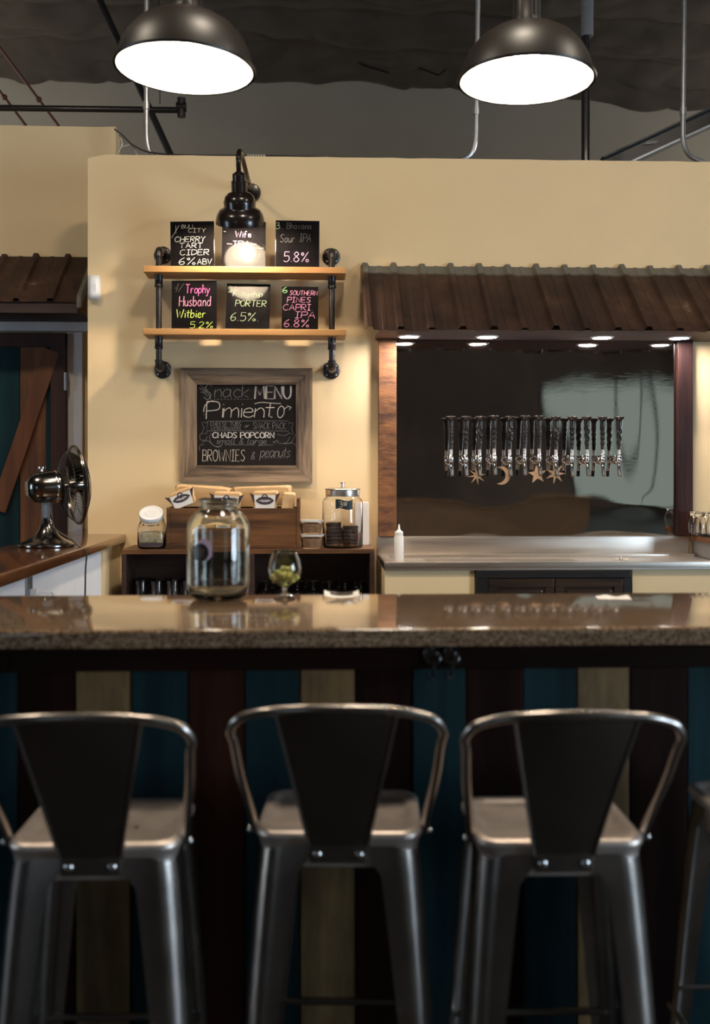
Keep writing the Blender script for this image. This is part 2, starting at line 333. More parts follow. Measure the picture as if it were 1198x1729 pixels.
def strokes(txt, gap=0.16):
    """poly-lines of a word in units of cap height, and its width"""
    x = 0.0; out = []
    for ch in txt:
        if ch == ' ': x += 0.38; continue
        w = 0.0
        for s in GL[ch].split('|'):
            sm = s.startswith('~'); pts = [tuple(float(q) for q in t.split(',')) for t in s.lstrip('~').split()]
            w = max(w, max(p[0] for p in pts))
            pts = [Vector((p[0], p[1], 0)) for p in pts]
            if sm: pts = spline(pts, 4)
            out.append([(p.x + x, p.y) for p in pts])
        x += w + gap
    return out, x - gap
def write(mb, txt, x0, x1, base, h, r, slant=0.0, gap=0.16, y=0.0, rise=0.0):
    """chalk one line of text between x0 and x1 on the plane y"""
    st, w = strokes(txt, gap); k = (x1 - x0) / max(w, 1e-3)
    for s in st: mb.tube([(x0 + (px + slant * py * h / k) * k, y, base + py * h + rise * px * k) for px, py in s], r, 5)

# ============================================================ the setting
WY, LY, FY = 5.31, 5.85, 9.0                      # main partition, set-back entry wall, far wall
def struct(name, mb, m, parent=None, smooth=False):
    return mb.build(name, m, parent, smooth=smooth, kind=None if parent else 'structure')
XR, XL, YF = 6.5, -6.0, -5.5
struct('floor', MB().box(XL, XR, YF, FY, -0.1, 0), M_floor)
struct('wall_far', MB().box(XL, XR, FY, FY + 0.15, 0, 5.3), M_far)
struct('wall_front', MB().box(XL, XR, YF - 0.15, YF, 0, 5.3), mat('brown_front_paint', (0.11, 0.07, 0.045), 0.8, col2=(0.04, 0.026, 0.018), scale=0.7))
struct('wall_right', MB().box(XR, XR + 0.15, YF, FY, 0, 5.3), M_dark)
struct('wall_left', MB().box(XL - 0.15, XL, YF, FY, 0, 5.3), M_dark)
x0 = PX(148, WY); ztop = PZ(266, WY)
mb = MB(); n = 90                                  # rough plastered top edge
xs = [x0 + (XR - x0) * i / n for i in range(n + 1)]
top = [ztop + 0.004 * noise.noise(Vector((x * 9, 0, 3))) + (0.02 if x < x0 + 0.03 else 0) * -1 for x in xs]
poly = [(x0, 0)] + [(XR, 0)] + [(x, z) for x, z in zip(xs[::-1], top[::-1])]
mb.prism(poly, 0.14, 'Y', WY); struct('wall_back', mb, M_cream)
xe = PX(195, LY); zt = PZ(213, LY, 100)
mb = MB(); xs = [XL + (xe - XL) * i / 60 for i in range(61)]
poly = [(XL, 0), (xe, 0)] + [(x, zt + 0.006 * noise.noise(Vector((x * 7, 2, 0)))) for x in xs[::-1]]
mb.prism(poly, 0.14, 'Y', LY); struct('wall_entry', mb, M_cream)
# ceiling: draped black sheeting
def drape(x, y):
    s = 4.78 + 0.10 * noise.noise(Vector((x * 0.35, y * 0.25, 1))) - 0.05 * (x - 0.5) * 0.5
    s += 0.07 * abs(noise.noise(Vector((x * 1.3, y * 0.9, 5)))) + 0.035 * noise.noise(Vector((x * 3.1, y * 2.2, 9)))
    j = (y * 1.55) % 1.0                            # sagging between the purlins
    s -= 0.10 * math.sin(PI * j) ** 0.7
    k = (x * 0.8 + 0.2 * math.sin(y)) % 1.0
    s -= 0.03 * math.sin(PI * k)
    s += 0.03 * (1 - abs(noise.noise(Vector((x * 2.3 + 3, y * 3.1, 2)))) * 2.2) ** 3 if abs(noise.noise(Vector((x * 2.3 + 3, y * 3.1, 2)))) < 0.45 else 0
    if y > 8.75: s -= (y - 8.75) * (0.45 + 0.4 * noise.noise(Vector((x * 0.9, 0, 7))))
    return s
mb = MB()
mb.grid(150, 60, lambda u, v: (-3.2 + 7.4 * u, 6.9 + 2.08 * v, drape(-3.2 + 7.4 * u, 6.9 + 2.08 * v)))
mb.box(XL, XR, YF, 6.9, 4.9, 5.0); mb.box(XL, -3.2, 6.9, FY, 4.7, 5.0); mb.box(4.2, XR, 6.9, FY, 4.6, 5.0)
mb.box(-3.2, 4.2, 6.9, FY, 5.1, 5.2)
struct('ceiling', mb, M_sheet, smooth=True)
# windows behind and beside the camera, one added only for its light
def window(name, ax, a0, a1, z0, z1, at, d, em, cols, rows):
    """ax 'X': in a wall of constant Y; 'Y': in a wall of constant X; d points into the room"""
    def bx(mb, a, b, z, y, o0, o1):
        lo, hi = sorted((at + d * o0, at + d * o1))
        if ax == 'X': mb.box(a, b, lo, hi, z, y)
        else: mb.box(lo, hi, a, b, z, y)
    mb = MB(); t = 0.06
    for i in range(cols + 1):
        a = a0 + (a1 - a0) * i / cols; bx(mb, a - t / 2, a + t / 2, z0, z1, 0.0, 0.07)
    for j in range(rows + 1):
        z = z0 + (z1 - z0) * j / rows; bx(mb, a0 - t / 2, a1 + t / 2, z - t / 2, z + t / 2, 0.0, 0.06)
    f = struct(name, mb, M_dark)
    mb = MB(); bx(mb, a0, a1, z0, z1, 0.005, 0.02); mb.build('window_pane', em, f)
window('window_1', 'X', 3.75, 6.3, 0.55, 2.75, YF, 1, E_wf, 2, 1)
window('window_2', 'Y', -2.2, 0.6, 0.6, 2.7, XR, -1, E_wr, 2, 2)
window('window_added', 'X', -4.6, -2.6, 0.7, 2.7, YF, 1, emis('added_daylight_pane', (0.66, 0.83, 1.0), 1.2), 2, 1)  # extra window added out of view to light the door trim
window('window_3', 'Y', 1.2, 2.6, 0.6, 2.7, XL, 1, E_wl, 1, 2)

# entry door on the set-back wall
DY = LY - 0.012
d = thing('door_1', (PX(20, DY), DY, 0), None, None); d['kind'] = 'structure'
xr = PX(114, DY); zt = PZ(567, DY)
mb = MB()
for a, b in ((-140, -66), (-66, -8), (-8, 37), (79, 96)): mb.box(PX(a, DY), PX(b, DY) - 0.004, DY - 0.03, DY, 0.1, zt)
mb.build('teal_board', M_teal, d)
MB().box(PX(37, DY), PX(80, DY), DY - 0.032, DY, 0.1, zt).build('brown_board', M_doorw, d)
mb = MB(); mb.box(PX(89, DY), xr, DY - 0.05, DY, 0.02, zt); mb.build('door_stile', M_doorr, d)
MB().box(PX(-180, DY), xr, DY - 0.052, DY, PZ(590, DY), zt + 0.002, 0.003).build('door_rail', M_doorr, d)
a, b = P(88, 592, DY - 0.05), P(-4, 862, DY - 0.05); dirn = (b - a).normalized(); nn = Vector((-dirn.z, 0, dirn.x)) * 0.042
q = [a + nn, a - nn, b - nn, b + nn]
MB().prism([(p.x, p.z) for p in q], -0.02, 'Y', DY - 0.032).build('diagonal_brace', wood('brace_wood', (0.22, 0.08, 0.026), (0.11, 0.036, 0.013), 'Z', 0.45, 9), d)
MB().box(PX(112.5, DY), PX(116, DY), DY - 0.062, DY - 0.03, PZ(662, DY), PZ(633, DY), 0.002).build('door_hinge', M_galv, d)
struct('trim_1', MB().box(PX(-200, LY), PX(149, LY) + 0.1, LY - 0.03, LY, PZ(563, LY), PZ(534, LY), 0.004), M_trim)
struct('trim_2', MB().box(PX(115, LY), PX(141, LY), LY - 0.03, LY, 0, PZ(564, LY), 0.004), M_trim)

# ============================================================ overhead steel, conduit and cable above the wall
def one(name, mb, m, label, cat, group=None, smooth=True, kind=None): return mb.build(name, m, None, smooth=smooth, label=label, cat=cat, group=group, kind=kind)
Yc = 5.6
def conduit(label, top, bottom, tail, r=0.0135):
    a = P(top[0], top[1], Yc); a.z = 4.66; b = P(*bottom, Yc); c = P(*tail, Yc)
    t = thing('conduit_pipe', b, label, 'conduit')
    mid = spline([b + (a - b) * 0.06, b + (c - b) * 0.05, b + (c - b) * 0.35 + Vector((0, 0, -0.035)), c], 6)
    MB().tube([a] + [a + (b - a) * 0.94] + mid[1:], r, 10).build('bent_tube', M_galv, t, smooth=True)
    k = a + (b - a) * (1 - 0.3)
    k = b + (a - b) * 0.11
    MB().tube([k - Vector((0, 0, 0.02)), k + Vector((0, 0, 0.02))], r * 1.35, 10).build('coupling', M_galv, t, smooth=True)
conduit('silver conduit pipe bending right onto the wall top, behind the left pendant lamp', (247.5, 0), (247, 232), (259, 262))
conduit('silver conduit pipe bending left onto the wall top, behind the right pendant lamp', (810, 0), (803, 240), (775, 272))
conduit('silver conduit pipe curving right onto the wall top, in front of the slanted steel beam', (1157, 0), (1152, 240), (1187, 274))
a, b = P(988, 300, 6.4), P(988, 0, 6.4)
t = thing('support_post', (a.x, 6.4, 0), 'black round steel post with grey sleeve rising right of the right pendant lamp', 'post')
MB().cyl((a.x, 6.4, 0), (a.x, 6.4, 4.62), 0.026).build('post_pipe', M_blackm, t, smooth=True)
MB().cyl((a.x + 0.01, 6.4, PZ(55, 6.4)), (a.x + 0.01, 6.4, 4.6), 0.037).build('grey_sleeve', mat('grey_pipe_sleeve', (0.24, 0.24, 0.26), 0.5), t, smooth=True)
a, b = P(1020, 282, 6.2), P(1260, 172, 6.2)
t = thing('steel_beam', a, 'slanted dark steel angle beam with bluish lower flange above the awning wall', 'beam')
dv = (b - a); nrm = Vector((-dv.z, 0, dv.x)).normalized()
def strip(y0, y1, h0, h1):
    q = [a + nrm * h0, b + nrm * h0, b + nrm * h1, a + nrm * h1]
    return MB().prism([(p.x, p.z) for p in q], y1 - y0, 'Y', y0)
strip(6.2, 6.212, -0.05, 0.055).build('web_plate', M_black, t)
strip(6.09, 6.2, -0.058, -0.046).build('lower_flange', M_bluesteel, t)
strip(6.15, 6.2, 0.045, 0.055).build('upper_lip', M_black, t)
qa = P(1098, 241, 6.19)
MB().prism([(qa.x - 0.04, qa.z - 0.012), (qa.x + 0.03, qa.z - 0.004), (qa.x + 0.045, qa.z + 0.014), (qa.x - 0.02, qa.z + 0.008)], 0.012, 'Y', 6.19).build('pale_tag', mat('pale_tag', (0.3, 0.28, 0.26), 0.6), t)
# sprinkler line at the left
a, b = P(-260, 179, 6.5), P(300, 186, 6.5)
t = thing('sprinkler_pipe', a, 'black horizontal sprinkler pipe ending in a cap fitting at upper left', 'pipe')
MB().tube([a, b], 0.019, 12).build('pipe_run', M_blackm, t, smooth=True)
c = P(306, 181, 6.5); mb = MB(); mb.tube([c + Vector((0, 0, -0.06)), c + Vector((0, 0, 0.055))], 0.026, 12); mb.tube([c + Vector((-0.03, 0, 0)), c + Vector((0.03, 0, 0))], 0.03, 12)
mb.build('cap_fitting', M_blackm, t, smooth=True)
for (p0, p1) in ((40, 172), (150, 176)):
    pass
def rod(name, p0, p1, y0, y1, r, m, label, cat, bead=None):
    a, b = P(*p0, y0), P(*p1, y1); t = thing(name, a, label, cat)
    MB().tube([a, b], r, 8).build('bar', m, t, smooth=True)
    if bead:
        c = a + (b - a) * bead; MB().sphere(c, r * 2.2, 10, 6).build('clamp', m, t, smooth=True)
rod('diagonal_strut', (150, -40), (292, 272), 7.2, 7.2, 0.024, M_blackm, 'thick black diagonal strut passing behind the left conduit pipe', 'strut')
rod('brace_rod', (-8, 70), (100, 214), 6.9, 6.9, 0.009, M_rustrod, 'thin rusty brace rod slanting to the top of the left wall, right one of two', 'rod', 0.68)
rod('brace_rod', (-20, 128), (45, 214), 6.9, 6.9, 0.009, M_rustrod, 'thin rusty brace rod slanting to the top of the left wall, left one of two', 'rod', 0.42)
def wire(name, pts, Y, r, m, label, cat, group=None):
    mb = MB(); mb.tube(spline([P(x, y, Y) for x, y in pts], 6), r, 6); return one(name, mb, m, label, cat, group)
wire('hanger_wire', [(268, -10), (269, 60), (270, 176)], 6.5, 0.003, M_black, 'thin hanging wire holding the black sprinkler pipe at left', 'wire')
mb = MB(); mb.tube([P(x, y, 8.6) for x, y in ((578, -10), (603, 45), (656, 122))], 0.008, 6); mb.tube([P(x, y, 8.6) for x, y in ((656, 123), (618, 112), (590, 98))], 0.008, 6)
one('brace_wire', mb, M_black, 'V shaped black brace wire reaching from the ceiling, left of the right pendant lamp', 'wire')
mb = MB(); mb.tube([P(x, y, 8.6) for x, y in ((752, 118), (740, 127), (700, 112))], 0.008, 6)
one('brace_wire', mb, M_black, 'short hooked black brace wire under the sheeting edge, close to the right pendant lamp', 'wire')
wire('loose_cable', [(193, 218), (206, 228), (226, 246), (258, 258), (330, 262), (480, 263), (640, 268), (760, 271)], 5.38, 0.004, M_cable, 'black loose cable lying along the top of the main wall', 'cable')
wire('loose_cable', [(197, 222), (206, 240), (200, 258), (196, 262)], 5.42, 0.0035, M_galv, 'thin pale loose cable curling at the left wall corner', 'cable')
wire('loose_cable', [(207, 248), (222, 246), (232, 262)], 5.42, 0.0035, M_galv, 'short pale loose cable looping beside the left conduit foot', 'cable')
c = P(433, 262, 5.36); mb = MB(); mb.box(c.x - 0.05, c.x + 0.05, 5.34, 5.37, ztop - 0.002, ztop + 0.012, 0.002)
for i in range(7): mb.box(c.x - 0.046 + i * 0.0135, c.x - 0.038 + i * 0.0135, 5.338, 5.372, ztop + 0.01, ztop + 0.019)
one('connector_strip', mb, mat('pale_plastic', (0.42, 0.38, 0.3), 0.6), 'small pale ridged connector strip lying on the wall top', 'connector', smooth=False)

# ============================================================ pendant lamps
def pendant(px, py, Y, R, label, tilt):
    c = P(px, py, Y)
    t = thing('pendant_lamp', c, label, 'lamp', 'pendant lamps over the bar', rot=tilt, local=True)
    H = 0.158
    def prof(R, H): return [(R, 0), (R * 0.985, 0.018), (R * 0.93, 0.055), (R * 0.84, 0.088), (R * 0.70, 0.12), (R * 0.52, 0.143), (R * 0.34, 0.155), (R * 0.2, H)]
    mb = MB(); mb.lathe([(R + 0.004, -0.004), (R + 0.006, 0.002)] + prof(R, H), seg=64); mb.build('shade', M_shade, t, smooth=True, angle=60)
    mb = MB(); mb.lathe([(r - 0.004, z - 0.003) for r, z in prof(R, H)] + [(0, H - 0.004)], seg=64); mb.build('inner_reflector', M_silverin, t, smooth=True, angle=60)
    mb = MB(); mb.lathe([(R * 0.2, H), (R * 0.2, H + 0.02), (0.036, H + 0.028), (0.036, H + 0.1), (0.03, H + 0.105), (0.022, H + 0.13), (0, H + 0.13)], seg=32)
    for k in range(6):
        a = k * PI / 3; mb.tube([(0.038 * math.cos(a), 0.038 * math.sin(a), H + 0.01), (0.038 * math.cos(a), 0.038 * math.sin(a), H + 0.1)], 0.003, 6)
    mb.build('socket_cap', M_shade, t, smooth=True)
    MB().cyl((0, 0, H + 0.12), (0, 0, 4.86 - c.z), 0.009).build('stem', M_bronze, t, smooth=True)
    mb = MB(); mb.lathe([(0, 4.89 - c.z), (0.06, 4.88 - c.z), (0.06, 4.86 - c.z), (0, 4.85 - c.z)], seg=24); mb.build('ceiling_canopy', M_bronze, t, smooth=True)
    mb = MB(); mb.sphere((0, 0, 0.075), 0.04, 16, 10, (1, 1, 1.15)); mb.build('bulb', E_bulb, t, smooth=True)
pendant(312, 116, 3.08, 0.2, 'dark dome pendant lamp over the bar, above the beer sign shelves', (0, math.radians(2.2), 0))
pendant(888, 135.5, 3.13, 0.2, 'dark dome pendant lamp over the bar, above the metal awning', (0, math.radians(0.3), 0))

# ============================================================ corrugated awnings
def awning(name, label, xl, xr, yb, zt, yf, zb, ridges, rake=False):
    t = thing(name, ((xl + xr) / 2, yb, zb), label, 'awning')
    W = 0.02
    prof = []                                        # (x, height above the pan)
    for k, x in enumerate(ridges):
        j = 0.004 * math.sin(k * 2.3)
        prof += [(x - 0.021, 0), (x - 0.011, 0.019 + j), (x + 0.011, 0.019 + j), (x + 0.021, 0)]
        if k + 1 < len(ridges):
            m = (x + ridges[k + 1]) / 2; prof += [(m - 0.014, 0), (m - 0.008, 0.003), (m + 0.008, 0.003), (m + 0.014, 0)]
    prof = [(xl, 0)] + [p for p in prof if xl < p[0] < xr] + [(xr, 0)]
    nv = 8; L = Vector((0, yf - yb, zb - zt)); nr = Vector((0, L.z, -L.y)).normalized()
    if nr.z < 0: nr = -nr
    mb = MB(); rows = []
    for th in (0.0, -0.0015):
        R = []
        for j in range(nv + 1):
            v = j / nv
            R.append([mb.v(Vector((x, yb, zt)) + L * v + nr * (h + th) + Vector((0, 0, (0.006 * noise.noise(Vector((x * 5, 0, 1.3))) if j == nv else 0) + 0.003 * noise.noise(Vector((x * 4, v * 3, 0)))))) for x, h in prof])
        rows.append(R)
    for R in rows:
        for j in range(nv):
            for i in range(len(prof) - 1): mb.f([R[j][i], R[j][i + 1], R[j + 1][i + 1], R[j + 1][i]])
    for j in (0, nv):
        for i in range(len(prof) - 1): mb.f([rows[0][j][i], rows[0][j][i + 1], rows[1][j][i + 1], rows[1][j][i]])
    mb.build('corrugated_sheet', M_rust, t)
    return t
zt, zb = PZ(449, WY), PZ(556, 4.86)
xl = PX(620, 4.86)
rid = [PX(613 + 48.0 * k, WY) + 0.008 for k in range(0, 16)]
t = awning('tap_awning', 'rusty corrugated metal awning with four downlights over the beer taps', rid[0] - 0.022, rid[-1] + 0.02, WY - 0.004, zt, 4.86, zb, rid)
zs = PZ(567, 5.15)
mb = MB(); mb.box(PX(640, WY) - 0.02, rid[-1], 4.92, WY - 0.003, zs, zs + 0.02)
mb.build('soffit_board', M_crated, t)
mb = MB(); mb.box(PX(640, WY) - 0.02, rid[-1], 4.90, 4.92, zs - 0.001, zs + 0.022); mb.build('fascia_board', M_crated, t)
for px in (690, 822, 1016, 1146):
    x = PX(px, 5.15)
    mb = MB(); mb.lathe([(0.044, zs - 0.001), (0.046, zs - 0.006), (0.056, zs - 0.004), (0.058, zs)], (x, 5.15, 0), 32)
    dl = mb.build('downlight', M_white, t, smooth=True)
    MB().lathe([(0, zs - 0.003), (0.044, zs - 0.003)], (x, 5.15, 0), 32).build('lens', E_down, dl)
ly = LY - 0.004; zt2, zb2 = PZ(438, LY), PZ(513, 5.45)
xr2 = PX(130, 5.45)
rid2 = [xr2 - 0.015 - 0.0 - 0.172 * k for k in range(0, 9)]
t = awning('door_awning', 'short rusty corrugated metal awning above the entry door at far left', rid2[-1] - 0.03, xr2, ly, zt2, 5.45, zb2, [r - 0.12 for r in rid2])
mb = MB(); q = [(LY - 0.005, zt2 + 0.025), (5.44, zb2 + 0.03), (5.44, zb2 - 0.03), (LY - 0.005, zt2 - 0.045)]
mb.prism(q, 0.022, 'X', xr2); mb.build('rake_trim', mat('grey_green_rake', (0.16, 0.15, 0.12), 0.6, var=0.3, scale=15), t)
MB().box(rid2[-1] - 0.03, xr2, 5.46, 5.49, zb2 - 0.055, zb2 - 0.004).build('fascia_board', M_crated, t)
MB().box(rid2[-1] - 0.03, xr2, 5.49, LY - 0.004, zb2 - 0.05, zb2 - 0.035).build('soffit_board', M_crated, t)
# motion sensor
c = P(160, 486, WY); t = thing('motion_sensor', (c.x, WY, c.z), 'white rounded motion sensor on the wall corner beside the door awning', 'sensor')
mb = MB(); pr = []
for i in range(9): pass
loops = []
for z, w, dpt in ((-0.062, 0.02, 0.03), (-0.057, 0.027, 0.042), (-0.04, 0.031, 0.048), (0.03, 0.031, 0.044), (0.052, 0.029, 0.036), (0.06, 0.024, 0.026)):
    loops.append([(c.x + w * math.cos(a) * 1.0, WY - 0.001 - dpt * max(0, math.sin(a)) ** 0.6, c.z + z) for a in [PI * k / 12 for k in range(13)]])
mb.loft(loops); mb.build('housing', M_white, t, smooth=True, angle=50)
mb = MB(); mb.box(c.x - 0.014, c.x + 0.014, WY - 0.0475, WY - 0.043, c.z - 0.03, c.z + 0.012, 0.003); mb.build('sensor_lens', mat('milky_lens', (0.7, 0.7, 0.72), 0.25), t)

# ============================================================ stainless back panel, posts, sink
MYp = WY - 0.004
mx0, mx1, mz0, mz1 = PX(667, WY) + 0.004, PX(1137, WY), PZ(906, WY), zs - 0.001
def mirror_mat():
    m = mat('polished_steel_sheet', (0.5, 0.465, 0.43), 0.03, metal=1.0, var=0)
    N = m.node_tree.nodes; L = m.node_tree.links; b = N['Principled BSDF']
    tc = N.new('ShaderNodeTexCoord'); n = N.new('ShaderNodeTexNoise'); n.inputs['Scale'].default_value = 1.2; n.inputs['Detail'].default_value = 0
    w = N.new('ShaderNodeMapping'); w.inputs['Scale'].default_value = (10, 10, 600)
    L.new(tc.outputs['Object'], w.inputs[0]); L.new(w.outputs[0], n.inputs['Vector'])
    bp = N.new('ShaderNodeBump'); bp.inputs['Strength'].default_value = 0.02; bp.inputs['Distance'].default_value = 0.001
    L.new(n.outputs['Fac'], bp.inputs['Height']); L.new(bp.outputs[0], b.inputs['Normal']); return m
M_mirror = mirror_mat()
def buckle(u, v):
    """dents of the thin sheet, in metres"""
    x = mx0 + (mx1 - mx0) * u; z = mz0 + (mz1 - mz0) * v
    edge = min(1.0, 8 * min(u, 1 - u, 1.02 - v))
    h = 0.005 * noise.noise(Vector((x * 1.6 + 2, 0.3, z * 1.4)))
    h += 0.0019 * noise.noise(Vector((x * 4.5, 3.3, z * 2.0)))
    lo = max(0.0, 1 - v / 0.34)                      # the lower third is buckled most
    h += lo * 0.005 * noise.noise(Vector((x * 3.0 + 7, 1.7, z * 5.0)))
    h -= 0.004 * math.exp(-(((u - 0.87) / 0.08) ** 2 + ((v - 0.16) / 0.05) ** 2))
    zc = mz0 + 0.165 + 0.035 * math.sin(x * 5.2 + 0.6) + 0.03 * noise.noise(Vector((x * 3.1, 2.0, 0)))
    q = (zc - z) / 0.02                              # the foot of the sheet bends back below a wavy crease
    h = h * edge + 0.04 * 0.02 * math.log1p(math.exp(max(-30, min(30, q))))
    return h
mb = MB()
mb.grid(150, 110, lambda u, v: (mx0 + (mx1 - mx0) * u, MYp - 0.014 + buckle(u, v), mz0 + (mz1 - mz0) * v))
V0 = mb.v((mx0, WY - 0.001, mz0)); V1 = mb.v((mx1, WY - 0.001, mz0)); V2 = mb.v((mx1, WY - 0.001, mz1)); V3 = mb.v((mx0, WY - 0.001, mz1)); mb.f([V0, V1, V2, V3])
one('steel_back_panel', mb, M_mirror, 'wavy mirror-polished stainless steel panel behind the beer taps', 'panel')
mb = MB(); mb.box(PX(638, WY) , PX(667, WY) + 0.003, WY - 0.045, WY - 0.001, PZ(905, WY), zs, 0.003)
one('wood_post', mb, M_post, 'rough orange-brown wooden post at the left edge of the steel panel', 'post', smooth=False)
mb = MB(); mb.box(PX(1138, WY), PX(1169, WY - 0.045), WY - 0.05, WY - 0.001, PZ(905, WY), zs, 0.003)
one('wood_post', mb, M_postd, 'dark brown wooden post at the right edge of the steel panel', 'post', smooth=False)
# sink counter
SF = 4.75; z_top, z_lip = PZ(950, SF), PZ(962, SF)
sx0, sx1 = PX(648, SF), PX(1420, SF)
zbk = PZ(906, WY - 0.03); sxw = PX(1159, WY - 0.03)
t = thing('drip_sink', ((sx0 + sx1) / 2, 5.0, z_lip), 'long stainless steel drip sink counter under the beer taps', 'sink')
sxm = PX(1160, WY) - 0.004
mb = MB(); mb.box(sx0, sxm, SF + 0.008, WY - 0.032, z_top - 0.022, z_top - 0.014); mb.box(sxm, sx1, SF + 0.008, 4.95, z_top - 0.022, z_top - 0.014)
for (a, b_, c, e) in ((sx0, sx1, SF + 0.002, SF + 0.05), (sx0, sxm, 5.2, WY - 0.032)):
    mb.box(a, b_, c, e, z_top - 0.014, z_top, 0.003)
mb.box(sx0, sx0 + 0.05, SF + 0.05, 5.2, z_top - 0.014, z_top, 0.003)
mb.build('sink_top', M_steel, t, smooth=True)
mb = MB(); mb.box(sx0, sx1, SF, SF + 0.01, z_lip, z_top, 0.004); mb.box(sx0, sx0 + 0.01, SF, WY - 0.032, z_lip, z_top, 0.003); mb.box(sx0, sx1, SF, SF + 0.03, z_lip - 0.004, z_lip + 0.004)
mb.build('front_apron', M_steel, t, smooth=True)
mb = MB(); mb.box(sx0, sxm, WY - 0.03, WY - 0.003, z_top - 0.02, zbk - 0.001, 0.004)
mb.build('backsplash', M_steel, t, smooth=True)
mb = MB()
for i in range(60):
    x = PX(720, 4.95) + i * 0.012; mb.box(x, x + 0.006, 4.86, 5.1, z_top - 0.0145, z_top - 0.009)
mb.build('drain_grate', M_steel, t)
mb = MB(); c = P(1048, 941, 4.95); mb.tube([(c.x - 0.035, 4.95, z_top - 0.008), (c.x + 0.035, 4.95, z_top - 0.008)], 0.004, 8); mb.sphere((c.x, 4.95, z_top - 0.004), 0.009, 10, 6)
mb.build('rinser_spout', M_chrome, t, smooth=True)
cz = z_lip - 0.006
t = thing('sink_cabinet', (PX(720, SF), SF + 0.2, 0), 'cream painted cabinet under the left end of the sink', 'cabinet')
mb = MB(); mb.box(PX(649, SF + 0.02), PX(801, SF + 0.02), SF + 0.02, 5.25, 0.1, cz, 0.003); mb.build('carcass', M_creamd, t)
MB().box(PX(649, SF + 0.02), PX(801, SF + 0.02), SF + 0.06, 5.25, 0.0, 0.1).build('plinth', M_black, t)
t = thing('sink_cabinet', (PX(1200, SF), SF + 0.2, 0), 'cream painted cabinet under the right end of the sink', 'cabinet')
mb = MB(); mb.box(PX(1066, SF + 0.02) + 0.002, sxm, SF + 0.02, 5.25, 0.1, cz, 0.003); mb.box(sxm, sx1 - 0.01, SF + 0.02, 4.94, 0.1, cz, 0.003); mb.build('carcass', M_creamd, t)
MB().box(PX(1066, SF + 0.02), sxm, SF + 0.06, 5.25, 0.0, 0.1).build('plinth', M_black, t)
ax, bx = PX(802, SF) + 0.002, PX(1065, SF)
t = thing('black_cabinet', ((ax + bx) / 2, SF + 0.2, 0), 'black two-door cabinet under the middle of the sink', 'cabinet')
MB().box(ax, bx, SF + 0.015, 5.25, 0, cz).build('carcass', M_black, t)
mb = MB(); q = 0.035
mb.box(ax, bx, SF - 0.005, SF + 0.014, cz - q, cz, 0.003); mb.box(ax, ax + q + 0.02, SF - 0.005, SF + 0.014, 0.05, cz - q); mb.box(bx - q, bx, SF - 0.005, SF + 0.014, 0.05, cz - q)
mb.build('face_frame', M_black, t)
mid = (ax + bx) / 2 + 0.005; M_bd = wood('black_stained_wood', (0.05, 0.03, 0.02), (0.012, 0.009, 0.008), 'X', 0.25, coat=0.4)
for a, b_ in ((ax + q + 0.022, mid - 0.003), (mid + 0.003, bx - q - 0.002)):
    mb = MB(); z1 = cz - q - 0.002; w = 0.04
    mb.box(a, b_, SF - 0.002, SF + 0.012, z1 - w, z1, 0.003); mb.box(a, b_, SF - 0.002, SF + 0.012, 0.08, 0.12, 0.003); mb.box(a, a + w, SF - 0.002, SF + 0.012, 0.12, z1 - w); mb.box(b_ - w, b_, SF - 0.002, SF + 0.012, 0.12, z1 - w)
    mb.box(a + w + 0.012, b_ - w - 0.012, SF + 0.002, SF + 0.012, 0.14, z1 - w - 0.012, 0.006); mb.box(a + w, b_ - w, SF + 0.008, SF + 0.0135, 0.12, z1 - w)
    mb.build('door', M_bd, t)
# half wall with a wooden cap at the right end of the sink
hx = PX(1160, WY); hz = PZ(903, WY)
t = thing('ledge_wall', (hx + 0.3, 5.0, 0), 'wood-capped half wall clad in grey metal at the right end of the sink', 'half wall')
MB().box(hx + 0.012, hx + 0.6, 4.98, WY - 0.033, 0, hz - 0.03).build('metal_cladding', M_galv, t)
MB().box(hx, hx + 0.62, 4.96, WY - 0.033, hz - 0.03, hz, 0.003).build('wood_cap', M_cap, t)
mb = MB(); mb.box(hx + 0.01, hx + 0.45, 4.99, WY - 0.045, hz + 0.0005, hz + 0.006, 0.002); mb.box(hx + 0.01, hx + 0.45, 4.99, 5.0, hz + 0.003, hz + 0.012); mb.box(hx + 0.01, hx + 0.02, 4.99, WY - 0.045, hz + 0.003, hz + 0.012)
one('bar_mat', mb, M_black, 'black bar tray under the glasses at the right edge', 'tray', smooth=False)
GZ = hz + 0.007
def tulip_mesh():                                    # taster glass standing on its rim
    o = [(0.0, 0.112), (0.022, 0.112), (0.026, 0.108), (0.024, 0.1), (0.021, 0.09), (0.028, 0.07), (0.034, 0.05), (0.034, 0.03), (0.03, 0.0)]
    i = [(r - 0.0022, z) for r, z in o[::-1] if r > 0.005 and z < 0.1] + [(0, 0.098)]
    return MB().lathe(o + i, seg=28)
spots = [(1172, 5.2), (1192, 5.2), (1181, 5.09), (1203, 5.09), (1213, 5.2)]
names = ['upturned taster glass nearest the dark post, back row on the tray', 'upturned taster glass second from the dark post, back row on the tray', 'upturned taster glass in the front row on the tray, nearer the dark post', 'upturned taster glass in the front row on the tray, cut by the photo edge', 'upturned taster glass at the right end of the back row on the tray']
proto = None
for (px, y), lb in zip(spots, names):
    if proto is None:
        proto = tulip_mesh().build('taster_glass', M_glass, None, smooth=True, label=lb, cat='glass', group='taster glasses on the right tray'); o = proto
    else: o = copy_tree(proto, label=lb)
    o.location = (PX(px, y), y, GZ)

